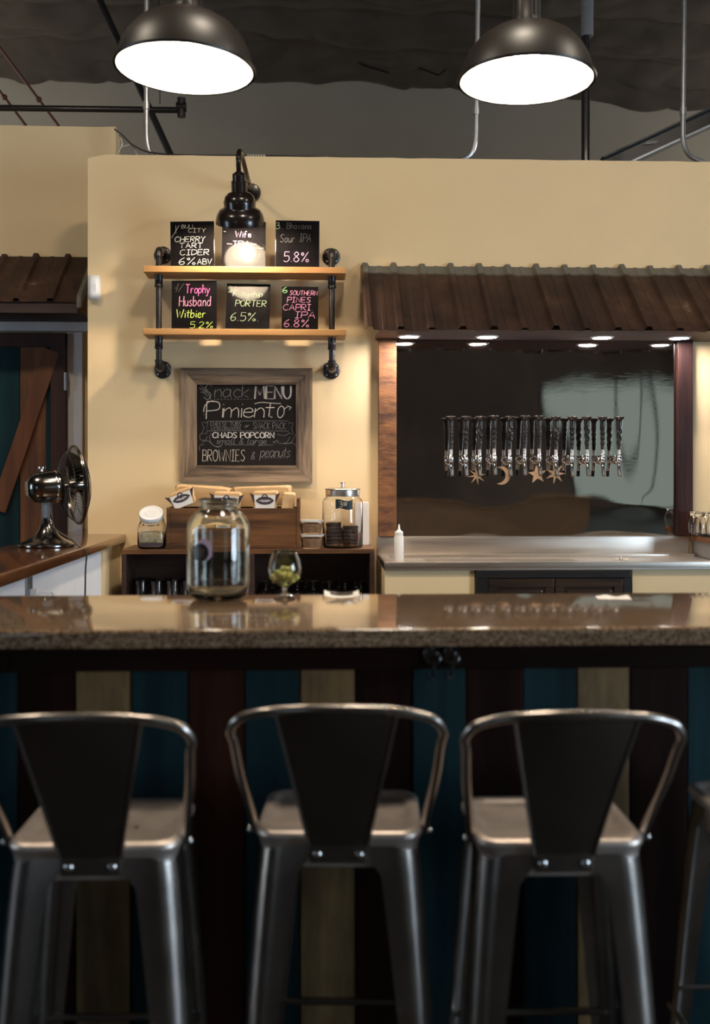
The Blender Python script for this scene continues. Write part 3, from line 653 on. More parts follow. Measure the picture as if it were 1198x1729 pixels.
# ============================================================ beer taps
TY = MYp - 0.0145
tz = PZ(777, WY)                                     # shank height
Mtap = None
def handle_mb(kind):
    mb = MB(); seg = 20; n = 26; R = []
    for j in range(n + 1):
        s = j / n; z = 0.052 + s * 0.158
        r = 0.0095 + 0.0052 * s
        if s > 0.9: r += 0.009 * ((s - 0.9) / 0.1) ** 1.5
        ring = []
        for k in range(seg):
            a = 2 * PI * k / seg
            b = 1.0 if 0.12 < s < 0.72 else 0.0
            if kind == 0: w = 0.0024 * math.sin(3 * (a + s * 9)) * b
            elif kind == 1: w = 0.0024 * math.sin(s * 60 + 2.2 * abs(math.sin(a / 1.0))) * b
            elif kind == 2: w = (0.004 * math.sin(PI * (s - 0.3) / 0.4) if 0.3 < s < 0.7 else 0) + 0.002 * math.sin(5 * (a - s * 7)) * b
            else: w = 0.002 * math.sin(s * 40) * b
            rr = r + w; ring.append((rr * math.cos(a), -0.084 + rr * math.sin(a), z))
        R.append(ring)
    mb.loft(R)
    mb.lathe([(0, 0.2105), (0.025, 0.2105), (0.026, 0.213), (0.025, 0.216), (0, 0.217)], (0, -0.084, 0), 20)
    return mb
M_htip = mat('bronze_handle_tip', (0.35, 0.24, 0.16), 0.3, metal=0.9, var=0.1)
protos = {}
def tap(kind):
    t = thing('beer_tap', (0, 0, 0), None, None, local=True)
    mb = MB(); Rx = Matrix.Rotation(PI / 2, 3, 'X')
    mb.lathe([(0, 0), (0.023, 0), (0.024, 0.004), (0.02, 0.009), (0.012, 0.011), (0.012, 0.03), (0.016, 0.032), (0.016, 0.045), (0.011, 0.047), (0.011, 0.077), (0, 0.077)], (0, 0, 0), 24, Rx)
    mb.build('shank_flange', M_chrome, t, smooth=True)
    mb = MB(); mb.sphere((0, -0.084, 0.002), 0.0145, 18, 10, (1, 1.1, 1.25)); mb.lathe([(0, 0.012), (0.012, 0.014), (0.013, 0.02), (0.008, 0.026), (0.0065, 0.032), (0, 0.032)], (0, -0.084, 0), 18)
    mb.build('faucet_body', M_chrome, t, smooth=True)
    sp = spline([(0, -0.084, -0.008), (0, -0.088, -0.026), (0, -0.096, -0.05), (0, -0.108, -0.078)], 5)
    MB().tube(sp, [0.0105 - 0.0022 * i / (len(sp) - 1) for i in range(len(sp))], 14).build('spout', M_chrome, t, smooth=True)
    MB().tube(sp[-6:] + [sp[-1] + (sp[-1] - sp[-2]) * 0.35], 0.0098, 14).build('spout_tip', M_blackm, t, smooth=True)
    MB().lathe([(0, 0.028), (0.0085, 0.028), (0.0085, 0.056), (0.0075, 0.058), (0, 0.058)], (0, -0.084, 0), 18).build('ferrule', M_steel, t, smooth=True)
    h = handle_mb(kind).build('tap_handle', M_handle, t, smooth=True, angle=70)
    return t
taps = [761, 786, 809, 834, 860, 885, 910, 938, 965, 991, 1017, 1044]
kinds = [1, 3, 0, 3, 2, 1, 1, 2, 3, 0, 3, 0]
ordn = ['first', 'second', 'third', 'fourth', 'fifth', 'sixth', 'seventh', 'eighth', 'ninth', 'tenth', 'eleventh', 'twelfth']
desc = {0: 'twisted', 1: 'feather-carved', 2: 'bulging', 3: 'smooth tapered'}
for i, (px, k) in enumerate(zip(taps, kinds)):
    x = PX(px, TY - 0.084)
    lb = f'chrome beer tap with {desc[k]} dark handle, {ordn[i]} from the left on the steel panel'
    if k not in protos: protos[k] = tap(k); t = protos[k]
    else: t = copy_tree(protos[k])
    t.location = (x, TY, tz + (0.004 if i in (3, 5, 6) else 0)); tag(t, lb, 'beer tap', 'beer taps')
    t.rotation_euler = (0, math.radians((i % 3 - 1) * 0.8), 0)
def star(n, R, r, a0=PI / 2): return [((R if k % 2 == 0 else r) * math.cos(a0 + k * PI / n), (R if k % 2 == 0 else r) * math.sin(a0 + k * PI / n)) for k in range(2 * n)]
def cutout(px, py, poly, label, cat, rot=0.0):
    c = P(px, py, TY - 0.01); co, si = math.cos(rot), math.sin(rot)
    mb = MB(); mb.prism([(c.x + x * co - z * si, c.z + x * si + z * co) for x, z in poly], 0.004, 'Y', TY - 0.005)
    one('star_ornament' if cat == 'star' else 'moon_ornament', mb, M_cut, label, cat, 'star and moon cutouts under the taps', smooth=False)
cutout(805, 803, star(8, 0.047, 0.013), 'eight-pointed tan wooden star on the steel panel below the third tap', 'star', 0.15)
moon = [(-0.012 + 0.046 * math.cos(a), 0.046 * math.sin(a)) for a in [(-0.62 + 1.24 * k / 16) * PI * 0.9 for k in range(17)]]
inn = [(-0.034 + 0.046 * math.cos(a), 0.040 * math.sin(a)) for a in [(0.55 - 1.1 * k / 16) * PI * 0.9 for k in range(17)]]
cutout(850, 803, moon + inn, 'tan wooden crescent moon on the steel panel below the fifth tap', 'moon', 0.0)
cutout(907, 801, star(5, 0.049, 0.02), 'five-pointed tan wooden star on the steel panel below the seventh tap', 'star', 0.1)
cutout(938, 800, star(7, 0.052, 0.017), 'seven-pointed tan wooden star on the steel panel below the eighth tap', 'star', 0.25)
# squeeze bottle
c = P(674, 942, 4.92); t = thing('squeeze_bottle', (c.x, 4.92, z_top), 'white plastic squeeze bottle standing on the left end of the sink', 'bottle')
zb_ = z_top - 0.0135
M_milk = mat('milky_plastic', (0.75, 0.72, 0.68), 0.35, var=0.02)
MB().lathe([(0, zb_), (0.02, zb_), (0.0225, zb_ + 0.004), (0.0225, zb_ + 0.118), (0.019, zb_ + 0.125), (0, zb_ + 0.125)], (c.x, 4.95, 0), 28).build('bottle_body', M_milk, t, smooth=True)
MB().lathe([(0.0, zb_ + 0.1255), (0.02, zb_ + 0.1255), (0.02, zb_ + 0.14), (0.012, zb_ + 0.145), (0.0065, zb_ + 0.152), (0.0035, zb_ + 0.176), (0, zb_ + 0.177)], (c.x, 4.95, 0), 28).build('nozzle_cap', M_milk, t, smooth=True)

# ============================================================ pipe shelf with the beer boards
HY = 5.165
zA, zB = PZ(462, 5.09), PZ(567, 5.09); th = 0.03
t = thing('pipe_shelf', (PX(412, 5.2), WY, zB), 'two-tier honey wood shelf on black iron pipes holding six beer boards', 'shelf')
for zz, (pl, pr_) in ((zA, (241, 584)), (zB, (241, 584))):
    mb = MB(); xa, xb = PX(pl, 5.08), PX(pr_, 5.08)
    mb.grid(1, 1, lambda u, v: (0, 0, 0)) if False else None
    mb.box(xa, xb, 5.085, 5.27, zz, zz + th, 0.003)
    for v in mb.bm.verts:
        if v.co.y < 5.15: v.co.y += 0.004 * noise.noise(Vector((v.co.x * 6, 0, zz)))
    mb.build('shelf_board', M_shelf, t)
zt_, zb_f = PZ(424, HY), PZ(621, HY)
for pxp in (268, 560):
    x = PX(pxp, HY)
    mb = MB()
    mb.tube([(x, HY, zA + th + 0.0005), (x, HY, zt_ - 0.02)], 0.0145, 16); mb.tube([(x, HY, zB + th + 0.0005), (x, HY, zA - 0.0005)], 0.0145, 16); mb.tube([(x, HY, zb_f + 0.02), (x, HY, zB - 0.0005)], 0.0145, 16)
    mb.build('pipe', M_pipe, t, smooth=True)
    for zz in (zA, zB):
        MB().lathe([(0.0146, zz - 0.06), (0.021, zz - 0.058), (0.021, zz - 0.05), (0.019, zz - 0.046), (0.019, zz - 0.012), (0.021, zz - 0.008), (0.021, zz - 0.001), (0.0146, zz - 0.001)], (x, HY, 0), 20).build('coupling', M_pipe, t, smooth=True)
    for zz, s in ((zt_, -1), (zb_f, 1)):
        mb = MB(); e = [(x, HY, zz + s * 0.034)] + [(x, HY + 0.026 - 0.026 * math.cos(a), zz + s * (0.026 - 0.026 * math.sin(a))) for a in [k * PI / 12 for k in range(7)]] + [(x, HY + 0.05, zz)]
        mb.tube(e, [0.021] + [0.0185] * 7 + [0.021], 16); mb.tube([(x, HY + 0.05, zz), (x, WY - 0.012, zz)], 0.0145, 16)
        mb.build('elbow', M_pipe, t, smooth=True)
        mb = MB(); Rx = Matrix.Rotation(PI / 2, 3, 'X')
        mb.lathe([(0, 0), (0.043, 0), (0.044, 0.006), (0.04, 0.009), (0.024, 0.011), (0.022, 0.028), (0.016, 0.028)], (x, WY - 0.001, zz), 32, Rx)
        fl = mb.build('wall_flange', M_pipe, t, smooth=True)
        for k in range(4):
            a = PI / 4 + k * PI / 2; mb = MB(); mb.sphere((x + 0.033 * math.cos(a), WY - 0.0105, zz + 0.033 * math.sin(a)), 0.005, 10, 6, (1, 0.6, 1)); mb.build('screw_head', M_galv, fl, smooth=True)
K6 = 1198 / 280.0                                    # enlargement the board lettering was measured at
def board(box, lines, label, zsh, ybot, lean, roll=0.0, cut=0.0):
    xa, xb, yt, yb = box; sc = F / (ybot) ; px0 = 280 + (xa + xb) / 2 / K6
    w = (xb - xa) / K6 / sc; h = (yb - yt) / K6 / sc / math.cos(math.radians(lean))
    o = thing('beer_board', (PX(px0, ybot), ybot, zsh + 0.0009 + 0.0062 * math.sin(math.radians(lean)) + abs(math.sin(math.radians(roll))) * w / 2), label, 'chalkboard sign', 'beer boards on the pipe shelf', rot=(-math.radians(lean), math.radians(roll), 0), local=True)
    MB().box(-w / 2, w / 2, 0, 0.006, 0, h, 0.001).build('board_panel', M_board, o)
    fx = lambda X: (X - (xa + xb) / 2) / K6 / sc
    fz = lambda Y: (yb - Y) / K6 / sc / math.cos(math.radians(lean))
    for (txt, X0, X1, base, hh, m, r, sl) in lines:
        mb = MB(); write(mb, txt, fx(X0), fx(X1) - sl * hh / K6 / sc, fz(base), hh / K6 / sc, r * 0.85, sl, y=-0.0006)
        mb.build('chalk_lettering', m, o)
    return o
z1, z2 = zA + th, zB + th
board((36, 350, 55, 382), [('1', 64, 76, 142, 58, C_cream, .0011, 0), ('/', 44, 100, 176, 92, C_cream, .0011, 0), ('BULL', 116, 216, 106, 26, C_cream, .0012, .1), ('CITY', 164, 290, 136, 28, C_cream, .0012, .1), ('CHERRY', 66, 286, 205, 38, C_white, .0016, .1), ('TART', 100, 266, 250, 36, C_white, .0016, .05), ('CIDER', 102, 312, 302, 40, C_white, .0016, .1), ('6%', 92, 216, 372, 52, C_white, .0016, .1), ('ABV', 226, 330, 371, 40, C_white, .0016, .05)],
      'black beer board written all in white chalk, left on the upper shelf', z1, 5.105, 4.5, -1.2)
board((403, 718, 48, 385), [('-', 414, 430, 132, 20, C_pale, .0012, 0), ('Wife', 500, 612, 164, 44, C_ros, .002, 0), ('~', 440, 476, 228, 26, C_ros, .0018, 0), ('IPA', 484, 606, 235, 42, C_ros, .0019, 0), ('~', 612, 650, 228, 26, C_ros, .0018, 0), ('~', 634, 704, 262, 34, C_pale, .0014, 0)],
      'glossy black beer board catching lamp glare, partly hidden behind the gooseneck lamp', z1, 5.105, 9.0, 0)
board((790, 1106, 45, 388), [('3.', 792, 832, 108, 46, C_pale, .0013, 0), ('Bhavana', 870, 1050, 106, 44, C_dim, .0016, .05), ('Sour', 822, 930, 206, 58, C_dim, .0018, .1), ('IPA', 962, 1048, 200, 58, C_dim, .0017, .1), ('5.8%', 850, 1032, 348, 72, C_ros, .0018, .05)],
      'black beer board with 5.8% in pink chalk, right on the upper shelf', z1, 5.11, 4.0, 0.4)
board((42, 365, 478, 828), [('4/', 58, 130, 560, 62, C_dim, .0011, .3), ('Trophy', 140, 316, 570, 64, C_mag, .0024, .05), ('Husband', 96, 322, 664, 72, C_pink, .0022, .05), ('Witbier', 74, 288, 748, 60, C_lime, .0024, .1), ('5.2%', 172, 340, 824, 46, C_lime, .0018, .1)],
      'black beer board written in pink and lime chalk, left on the lower shelf', z2, 5.105, 5, -0.5)
board((430, 746, 492, 830), [('5/', 440, 482, 560, 50, C_pale, .0011, .1), ('Flagship', 476, 696, 588, 38, C_pale, .0013, .2), ('PORTER', 496, 720, 664, 48, C_pale, .0015, .1), ('6.5%.', 462, 668, 774, 66, C_pale, .0016, .1)],
      'glossy black beer board written in pale green chalk, middle of the lower shelf', z2, 5.105, 14.0, 0.8)
board((835, 1098, 523, 836), [('6', 840, 872, 572, 46, C_green, .0014, 0), ('-', 838, 876, 566, 24, C_green, .0012, 0), ('SOUTHERN', 890, 1094, 586, 32, C_pink, .0016, .15), ('PINES', 874, 1044, 640, 38, C_pink, .0017, .1), ('CAPRI', 844, 1046, 698, 44, C_pink, .0017, .1), ('IPA', 930, 1080, 754, 46, C_pink, .0018, .15), ('6.8%', 850, 1036, 820, 56, C_pink, .0017, .1)],
      'smallest black beer board, written in pink chalk, right on the lower shelf', z2, 5.105, 5, 0.4)
# gooseneck sign lamp
gx = PX(424, WY); gz = PZ(328, WY)
sh_top = P(403, 292, 4.80)
t = thing('gooseneck_lamp', (gx, WY, gz), 'dark bronze gooseneck sign lamp on the wall above the beer boards', 'lamp')
MB().lathe([(0, 0), (0.047, 0), (0.048, 0.008), (0.04, 0.02), (0.018, 0.024), (0, 0.024)], (gx, WY - 0.001, gz), 32, Matrix.Rotation(PI / 2, 3, 'X')).build('wall_canopy', M_bronze, t, smooth=True)
axd = Vector((0.0, math.sin(math.radians(24)), -math.cos(math.radians(24))))
ptop = Vector((sh_top.x, 4.80, sh_top.z))
zg = PZ(253, 4.85)
path = spline([(gx, WY - 0.02, gz), (gx - 0.004, WY - 0.12, gz + 0.015), (gx - 0.008, 5.08, zg - 0.06), (sh_top.x + 0.004, 4.96, zg - 0.005), (sh_top.x, 4.86, zg - 0.01), ptop - axd * 0.07, ptop], 8)
MB().tube(path, 0.0115, 14).build('gooseneck_arm', M_bronze, t, smooth=True)
Rl = Vector((0, 0, -1)).rotation_difference(axd).to_matrix()
Lr = lambda pr: [(r, -z) for r, z in pr]
mb = MB(); mb.lathe(Lr([(0, -0.005), (0.016, -0.005), (0.02, 0.0), (0.03, 0.005), (0.031, 0.035), (0.036, 0.038), (0.036, 0.082), (0.033, 0.086)]), ptop, 32, Rl); mb.build('socket_neck', M_bronze, t, smooth=True)
pr = [(0.033, 0.084), (0.05, 0.09), (0.066, 0.105), (0.074, 0.13), (0.072, 0.15), (0.074, 0.156), (0.092, 0.165), (0.105, 0.185), (0.112, 0.21), (0.1125, 0.228)]
mb = MB(); mb.lathe(Lr(pr + [(0.1105, 0.229)]), ptop, 56, Rl); mb.build('shade', M_bronze, t, smooth=True, angle=50)
mb = MB(); mb.lathe(Lr([(r - 0.0025, z + 0.001) for r, z in pr[::-1]] + [(0, 0.086)]), ptop, 56, Rl); mb.build('inner_reflector', M_silverin, t, smooth=True, angle=50)
mb = MB(); mb.sphere(ptop + axd * 0.168, 0.032, 18, 10, (1, 1, 1)); mb.build('bulb', E_goose, t, smooth=True)

# ============================================================ framed snack menu
xa, xb, za, zb3 = PX(304, WY - 0.03), PX(527, WY - 0.03), PZ(814, WY - 0.03), PZ(622, WY - 0.03)
t = thing('snack_menu', ((xa + xb) / 2, WY, za), 'black snack menu chalkboard in a weathered barnwood frame', 'menu board')
fw = 0.083
def rail(q, m): MB().prism(q, 0.028, 'Y', WY - 0.029).build('frame_rail', m, t)
e = 0.0012
rail([(xa, za), (xb, za), (xb - fw, za + fw), (xa + fw, za + fw)], M_wframe); rail([(xa, zb3), (xa + fw, zb3 - fw), (xb - fw, zb3 - fw), (xb, zb3)], M_wframe)
rail([(xa, za + e), (xa + fw - e, za + fw), (xa + fw - e, zb3 - fw), (xa, zb3 - e)], M_wframez); rail([(xb, za + e), (xb, zb3 - e), (xb - fw + e, zb3 - fw), (xb - fw + e, za + fw)], M_wframez)
MB().box(xa + fw - 0.01, xb - fw + 0.01, WY - 0.016, WY - 0.002, za + fw - 0.01, zb3 - fw + 0.01).build('chalk_panel', M_slate, t)
K4 = 1198 / 280.0; yq = WY - 0.0166
mx_ = lambda X: PX(280 + X / K4, WY - 0.016); mz_ = lambda Y: PZ(600 + Y / K4, WY - 0.016)
def mline(txt, X0, X1, base, h, m, r, sl=0.0, gap=0.16):
    mb = MB(); hh = mz_(base - h) - mz_(base); write(mb, txt, mx_(X0), mx_(X1) - sl * hh, mz_(base), hh, r, sl, gap, yq); mb.build('chalk_lettering', m, t)
def mpath(list_, m, r, name='chalk_flourish', sm=True):
    mb = MB()
    for L_ in list_:
        p = [(mx_(x), yq, mz_(y)) for x, y in L_]; mb.tube(spline(p, 5) if sm else p, r, 5)
    mb.build(name, m, t)
mline('S', 272, 335, 322, 108, C_grey, .0018, .1); mline('nack', 350, 606, 306, 98, C_grey, .0013, .1, .06)
for dx in (0, 7): mline('MENU', 638 + dx, 898 + dx, 316, 92, C_white if dx == 0 else C_cream, .0019, 0, .12)
mline('P', 290, 382, 462, 126, C_cream, .0026, .05); mpath([[(272, 410), (280, 370), (310, 340), (345, 332)]], C_cream, .0024)
mline('imient', 392, 790, 450, 118, C_cream, .0024, .12, .03); mline('o', 800, 862, 452, 150, C_cream, .0022, .1)
mpath([[(640, 352), (690, 342), (770, 348), (830, 350)], [(850, 392), (880, 372), (900, 378), (890, 394)]], C_cream, .002)
mpath([[(300, 478), (882, 474), (886, 548), (296, 548), (300, 478)], [(300, 488), (258, 488), (276, 528), (258, 566), (296, 566), (300, 548)], [(884, 488), (922, 490), (906, 528), (920, 570), (884, 560)]], C_grey, .0009, 'chalk_ribbon', False)
mline('CHEESE TUBS', 320, 542, 514, 32, C_grey, .001); mline('WITH CRACKERS', 324, 540, 542, 22, C_grey, .0009); mline('or', 566, 606, 522, 28, C_grey, .001, .3); mline('SNACK PACK', 630, 866, 534, 48, C_grey, .0011)
for dx in (0, 3): mline('CHADS POPCORN', 336 + dx, 778 + dx, 598, 40, C_white, .0019)
mline('small & large', 362, 735, 640, 42, C_grey, .001, .25, .08); mpath([[(425, 648), (640, 648)], [(670, 650), (776, 648)]], C_grey, .0009, 'chalk_rule', False)
mline('BROWNIES', 264, 570, 765, 82, C_cream, .0013, .03); mline('&', 610, 650, 752, 56, C_grey, .0011, .2); mline('peanuts', 680, 905, 735, 76, C_grey, .0012, .15, .05)
mpath([[(345 + k * 24, 320), (357 + k * 24, 320)] for k in range(12)] + [[(692 + k * 22, 742), (702 + k * 22, 742)] for k in range(9)], C_grey, .001, 'chalk_dashes', False)
mpath([[(246, 215), (270, 240), (290, 268)], [(240, 238), (262, 252), (288, 276)], [(250, 268), (272, 274), (300, 300)], [(288, 260), (310, 290), (325, 325)], [(262, 405), (280, 412)], [(270, 425), (284, 432)], [(876, 322), (902, 305)], [(872, 360), (910, 378)]], C_grey, .0011)
mpath([[(262, 560), (245, 580), (250, 610), (285, 612), (300, 585)], [(262, 628), (300, 618), (330, 640), (360, 660), (400, 650), (408, 630)], [(330, 560), (315, 590), (330, 640), (375, 665), (402, 655)], [(246, 690), (240, 665), (258, 645), (275, 648)], [(800, 572), (860, 580), (890, 560)], [(770, 630), (800, 615), (810, 628), (775, 632)], [(815, 640), (870, 630), (895, 590)], [(850, 640), (905, 630), (935, 570)], [(860, 640), (915, 635), (945, 660)]], C_grey, .0009)

# ============================================================ bar counter
BF, BB = 2.035, 2.63; BZ = 1.07
bx0, bx1 = -1.9, 2.1
mb = MB(); mb.box(bx0, bx1, BF, BB, BZ - 0.036, BZ, 0.009, 4)
one('stone_counter', mb, M_stone, 'long polished brown speckled stone bar top', 'countertop')
PY = 2.25                                            # face of the boards under the overhang
t = thing('bar_counter', (0, PY, 0), 'bar front clad in brown, teal and tan upright boards', 'bar')
zap = PZ(1131, PY - 0.02)
edges = [(-620, 'w'), (-525, 't'), (-430, 'n'), (-330, 'w'), (-236, 't'), (-140, 'w'), (-62, 't'), (30, 'w'), (127, 'n'), (221, 't'), (318, 'r'), (413, 't'), (506, 'n'), (600, 'w'), (696, 't'), (787, 'w'), (883, 't'), (974, 'n'), (1064, 'w'), (1160, 't'), (1254, 'r'), (1350, 'w'), (1440, 't'), (1535, 'n'), (1630, 'w'), (1725, 't'), (1820, 'w'), (1915, 'r'), (2010, 't'), (2105, None)]
mats = [M_barw, M_teal, M_tan, M_barr]; mb = MB()
for (a, m), (b, _) in zip(edges, edges[1:]):
    mb.mi = 'wtnr'.index(m); dy = random.uniform(0, 0.004)
    mb.box(PX(a, PY) + 0.0008, PX(b, PY) - 0.0008, PY + dy, PY + 0.022, 0.12, zap + 0.02, 0.002)
mb.build('board_cladding', mats, t)
MB().box(PX(-620, PY), PX(2105, PY), PY + 0.022, BB - 0.05, 0.0, BZ - 0.0365).build('carcass', mat('bar_back_paint', (0.25, 0.19, 0.14), 0.5), t)
mb = MB(); mb.box(PX(18, PY), PX(2105, PY), PY - 0.02, PY + 0.0215, zap, BZ - 0.0365, 0.003); mb.box(PX(-620, PY), PX(17, PY), PY - 0.02, PY + 0.0215, zap, BZ - 0.0365, 0.003)
mb.build('apron_board', M_barx, t)
MB().box(PX(-620, PY), PX(2105, PY), PY - 0.02, PY + 0.0215, 0, 0.13, 0.003).build('kick_board', M_barx, t)
# purse hooks
def hook(px, label, tw):
    c = P(px, 1108, PY - 0.021); y0 = PY - 0.0205
    t = thing('purse_hook', (c.x, y0, c.z), label, 'hook', 'purse hooks under the bar top', local=False)
    mb = MB(); mb.sphere((c.x, y0 - 0.003, c.z + 0.004), 0.02, 18, 10, (0.85, 0.3, 1.25)); mb.tube([(c.x + 0.004, y0 - 0.004, c.z + 0.015), (c.x + 0.008, y0 - 0.004, c.z + 0.042)], [0.007, 0.006], 10)
    mb.build('back_plate', M_blackm, t, smooth=True)
    p = spline([(c.x + 0.004, y0 - 0.006, c.z + 0.02), (c.x + 0.016, y0 - 0.014, c.z + 0.01), (c.x + 0.015, y0 - 0.02, c.z - 0.008), (c.x + 0.003, y0 - 0.02, c.z - 0.016), (c.x + 0.004, y0 - 0.024, c.z - 0.03), (c.x - 0.001, y0 - 0.034, c.z - 0.041), (c.x - 0.009, y0 - 0.042, c.z - 0.037), (c.x - 0.012, y0 - 0.045, c.z - 0.03)], 5)
    MB().tube(p, 0.0033, 8).build('hook_arm', M_blackm, t, smooth=True)
    mb = MB(); mb.sphere((c.x + 0.018, y0 - 0.012, c.z - 0.004), 0.0052, 10, 6); mb.build('scroll_end', M_blackm, t, smooth=True)
hook(727, 'black scrolled purse hook under the bar top, left one of the pair', 0)
hook(758, 'black scrolled purse hook under the bar top, right one of the pair', 1)
# folded slips on the bar
c = P(577, 1007, 2.55); mb = MB()
t = thing('paper_tray', (c.x, 2.57, BZ), 'small white folded paper tray with black strip on the back edge of the bar', 'paper')
mb.grid(24, 6, lambda u, v: (c.x + (u - 0.5) * 0.085, 2.54 + v * 0.06, BZ + 0.0012 + 0.0085 * abs(2 * u - 1) ** 2.2 * (0.6 + 0.4 * v) + 0.004 * v))
for f_ in list(mb.bm.faces): pass
mb.build('folded_sheet', M_paper, t, smooth=True)
mb = MB(); mb.grid(14, 4, lambda u, v: (c.x + (u - 0.5) * 0.056, 2.565 + v * 0.034, BZ + 0.003 + 0.0085 * abs((2 * u - 1) * 0.66) ** 2.2 * (0.6 + 0.4 * v) + 0.005 * v)); mb.build('black_strip', M_black, t, smooth=True)
c = P(1034, 1008, 2.5); mb = MB()
mb.grid(12, 3, lambda u, v: (c.x + (u - 0.5) * 0.078 + 0.01 * v, 2.49 + v * 0.06 - 0.012 * u, BZ + 0.001 + 0.004 * math.sin(u * 5) ** 2 * v))
one('paper_slip', mb, M_paper, 'crumpled white paper slip lying on the right part of the bar', 'paper')

# ============================================================ big glass jar and snifter on the bar
jc = Vector((PX(368.5, 2.55), 2.55, BZ + 0.0006))
t = thing('glass_jar', jc, 'large empty open glass jar with black round sticker on the bar', 'jar', local=True)
o = [(0.0, 0.006), (0.045, 0.0), (0.058, 0.001), (0.068, 0.008), (0.0735, 0.022), (0.075, 0.04), (0.075, 0.165), (0.073, 0.18), (0.066, 0.196), (0.055, 0.207), (0.0465, 0.213), (0.0455, 0.22), (0.0475, 0.222), (0.0475, 0.226), (0.0455, 0.229), (0.0475, 0.233), (0.0465, 0.24), (0.044, 0.2415)]
i = [(0.0415, 0.24), (0.0415, 0.216), (0.05, 0.205), (0.062, 0.193), (0.069, 0.178), (0.0713, 0.165), (0.0713, 0.04), (0.0685, 0.022), (0.06, 0.014), (0.04, 0.0125), (0.0, 0.016)]
MB().lathe(o + i, seg=64).build('jar_glass', M_glassg, t, smooth=True, angle=60)
def disc_on_cyl(R, ang, z, r, grow, n=48, sq=1.0):
    """round sticker wrapped on a cylinder"""
    mb = MB(); rings = []
    for j in range(7):
        q = r * j / 6
        rings.append([(q * math.cos(2 * PI * k / n), q * math.sin(2 * PI * k / n)) for k in range(n)] if j else [(0, 0)])
    def m(p):
        a = ang + p[0] / R; return ((R + grow) * math.sin(a), -(R + grow) * math.cos(a), z + p[1] * sq)
    V = [[mb.v(m(p)) for p in R_] for R_ in rings]
    for j in range(6):
        for k in range(n):
            k2 = (k + 1) % n
            if j == 0: mb.f([V[0][0], V[1][k], V[1][k2]])
            else: mb.f([V[j][k], V[j + 1][k], V[j + 1][k2], V[j][k2]])
    return mb, m
ja = -0.5
mb, _ = disc_on_cyl(0.075, ja + 0.12, 0.127, 0.0195, 0.0003); mb2, _ = disc_on_cyl(0.075, ja + 0.15, 0.114, 0.0185, 0.0004)
st = mb.build('lilac_sticker', M_purple, t, smooth=True); mb2.build('lilac_sticker', M_purple, t, smooth=True)
mb, _ = disc_on_cyl(0.075, ja, 0.115, 0.0215, 0.0008); bs = mb.build('black_sticker', M_black, t, smooth=True)
mb = MB()
for zz, w in ((0.121, 0.013), (0.117, 0.010), (0.1135, 0.011), (0.110, 0.006), (0.106, 0.010)):
    h2 = 0.0011 if zz < 0.12 else 0.0016
    mb.grid(10, 1, lambda u, v: (0.0762 * math.sin(ja + (u - 0.5) * 2 * w / 0.075), -0.0762 * math.cos(ja + (u - 0.5) * 2 * w / 0.075), zz + (v - 0.5) * h2))
mb.build('sticker_lines', mat('gold_print', (0.16, 0.11, 0.07), 0.5, var=0), t)
t['label'] = 'large empty open glass jar with black round sticker on the bar'
sc_ = Vector((PX(480.5, 2.555), 2.555, BZ + 0.0006))
t = thing('snifter_glass', sc_, 'small stemmed snifter glass of green hops on the bar', 'glass', local=True)
o = [(0, 0.0015), (0.026, 0.0), (0.028, 0.0012), (0.026, 0.003), (0.012, 0.0065), (0.0055, 0.011), (0.0048, 0.02), (0.0062, 0.027), (0.016, 0.032), (0.029, 0.043), (0.0385, 0.059), (0.0398, 0.07), (0.037, 0.088), (0.031, 0.106), (0.0293, 0.1125), (0.0285, 0.1128)]
i = [(0.0278, 0.112), (0.0293, 0.106), (0.0353, 0.088), (0.038, 0.07), (0.0368, 0.059), (0.0275, 0.0455), (0.0155, 0.0355), (0, 0.033)]
MB().lathe(o + i, seg=56).build('snifter_body', M_glass, t, smooth=True, angle=60)
hp = None; k = 0
for rr, zz, cnt, ph in ((0.0, 0.045, 1, 0), (0.0165, 0.052, 6, 0.2), (0.0245, 0.0645, 8, 0.5), (0.009, 0.066, 4, 0.1), (0.016, 0.077, 4, 0.8)):
    for a in range(cnt):
        an = ph + 2 * PI * a / cnt; loc = sc_ + Vector((rr * math.cos(an), rr * math.sin(an), zz * 0.86 - 0.0015 + random.uniform(-0.001, 0.001)))
        if hp is None:
            mb = MB(); mb.sphere((0, 0, 0.0), 0.0074, 18, 12, (1, 1, 1.05))
            for v in mb.bm.verts: v.co *= 1 + 0.16 * noise.noise(v.co * 420) + 0.06 * math.sin(v.co.z * 1600)
            hp = mb.build('hop_cone', M_hop, None, smooth=True, label='small green hop cone in the snifter glass on the bar', cat='hop', group='hop cones in the snifter'); o_ = hp
        else: o_ = copy_tree(hp)
        o_.location = loc; o_.rotation_euler = (random.uniform(0, 3), random.uniform(0, 3), random.uniform(0, 6))

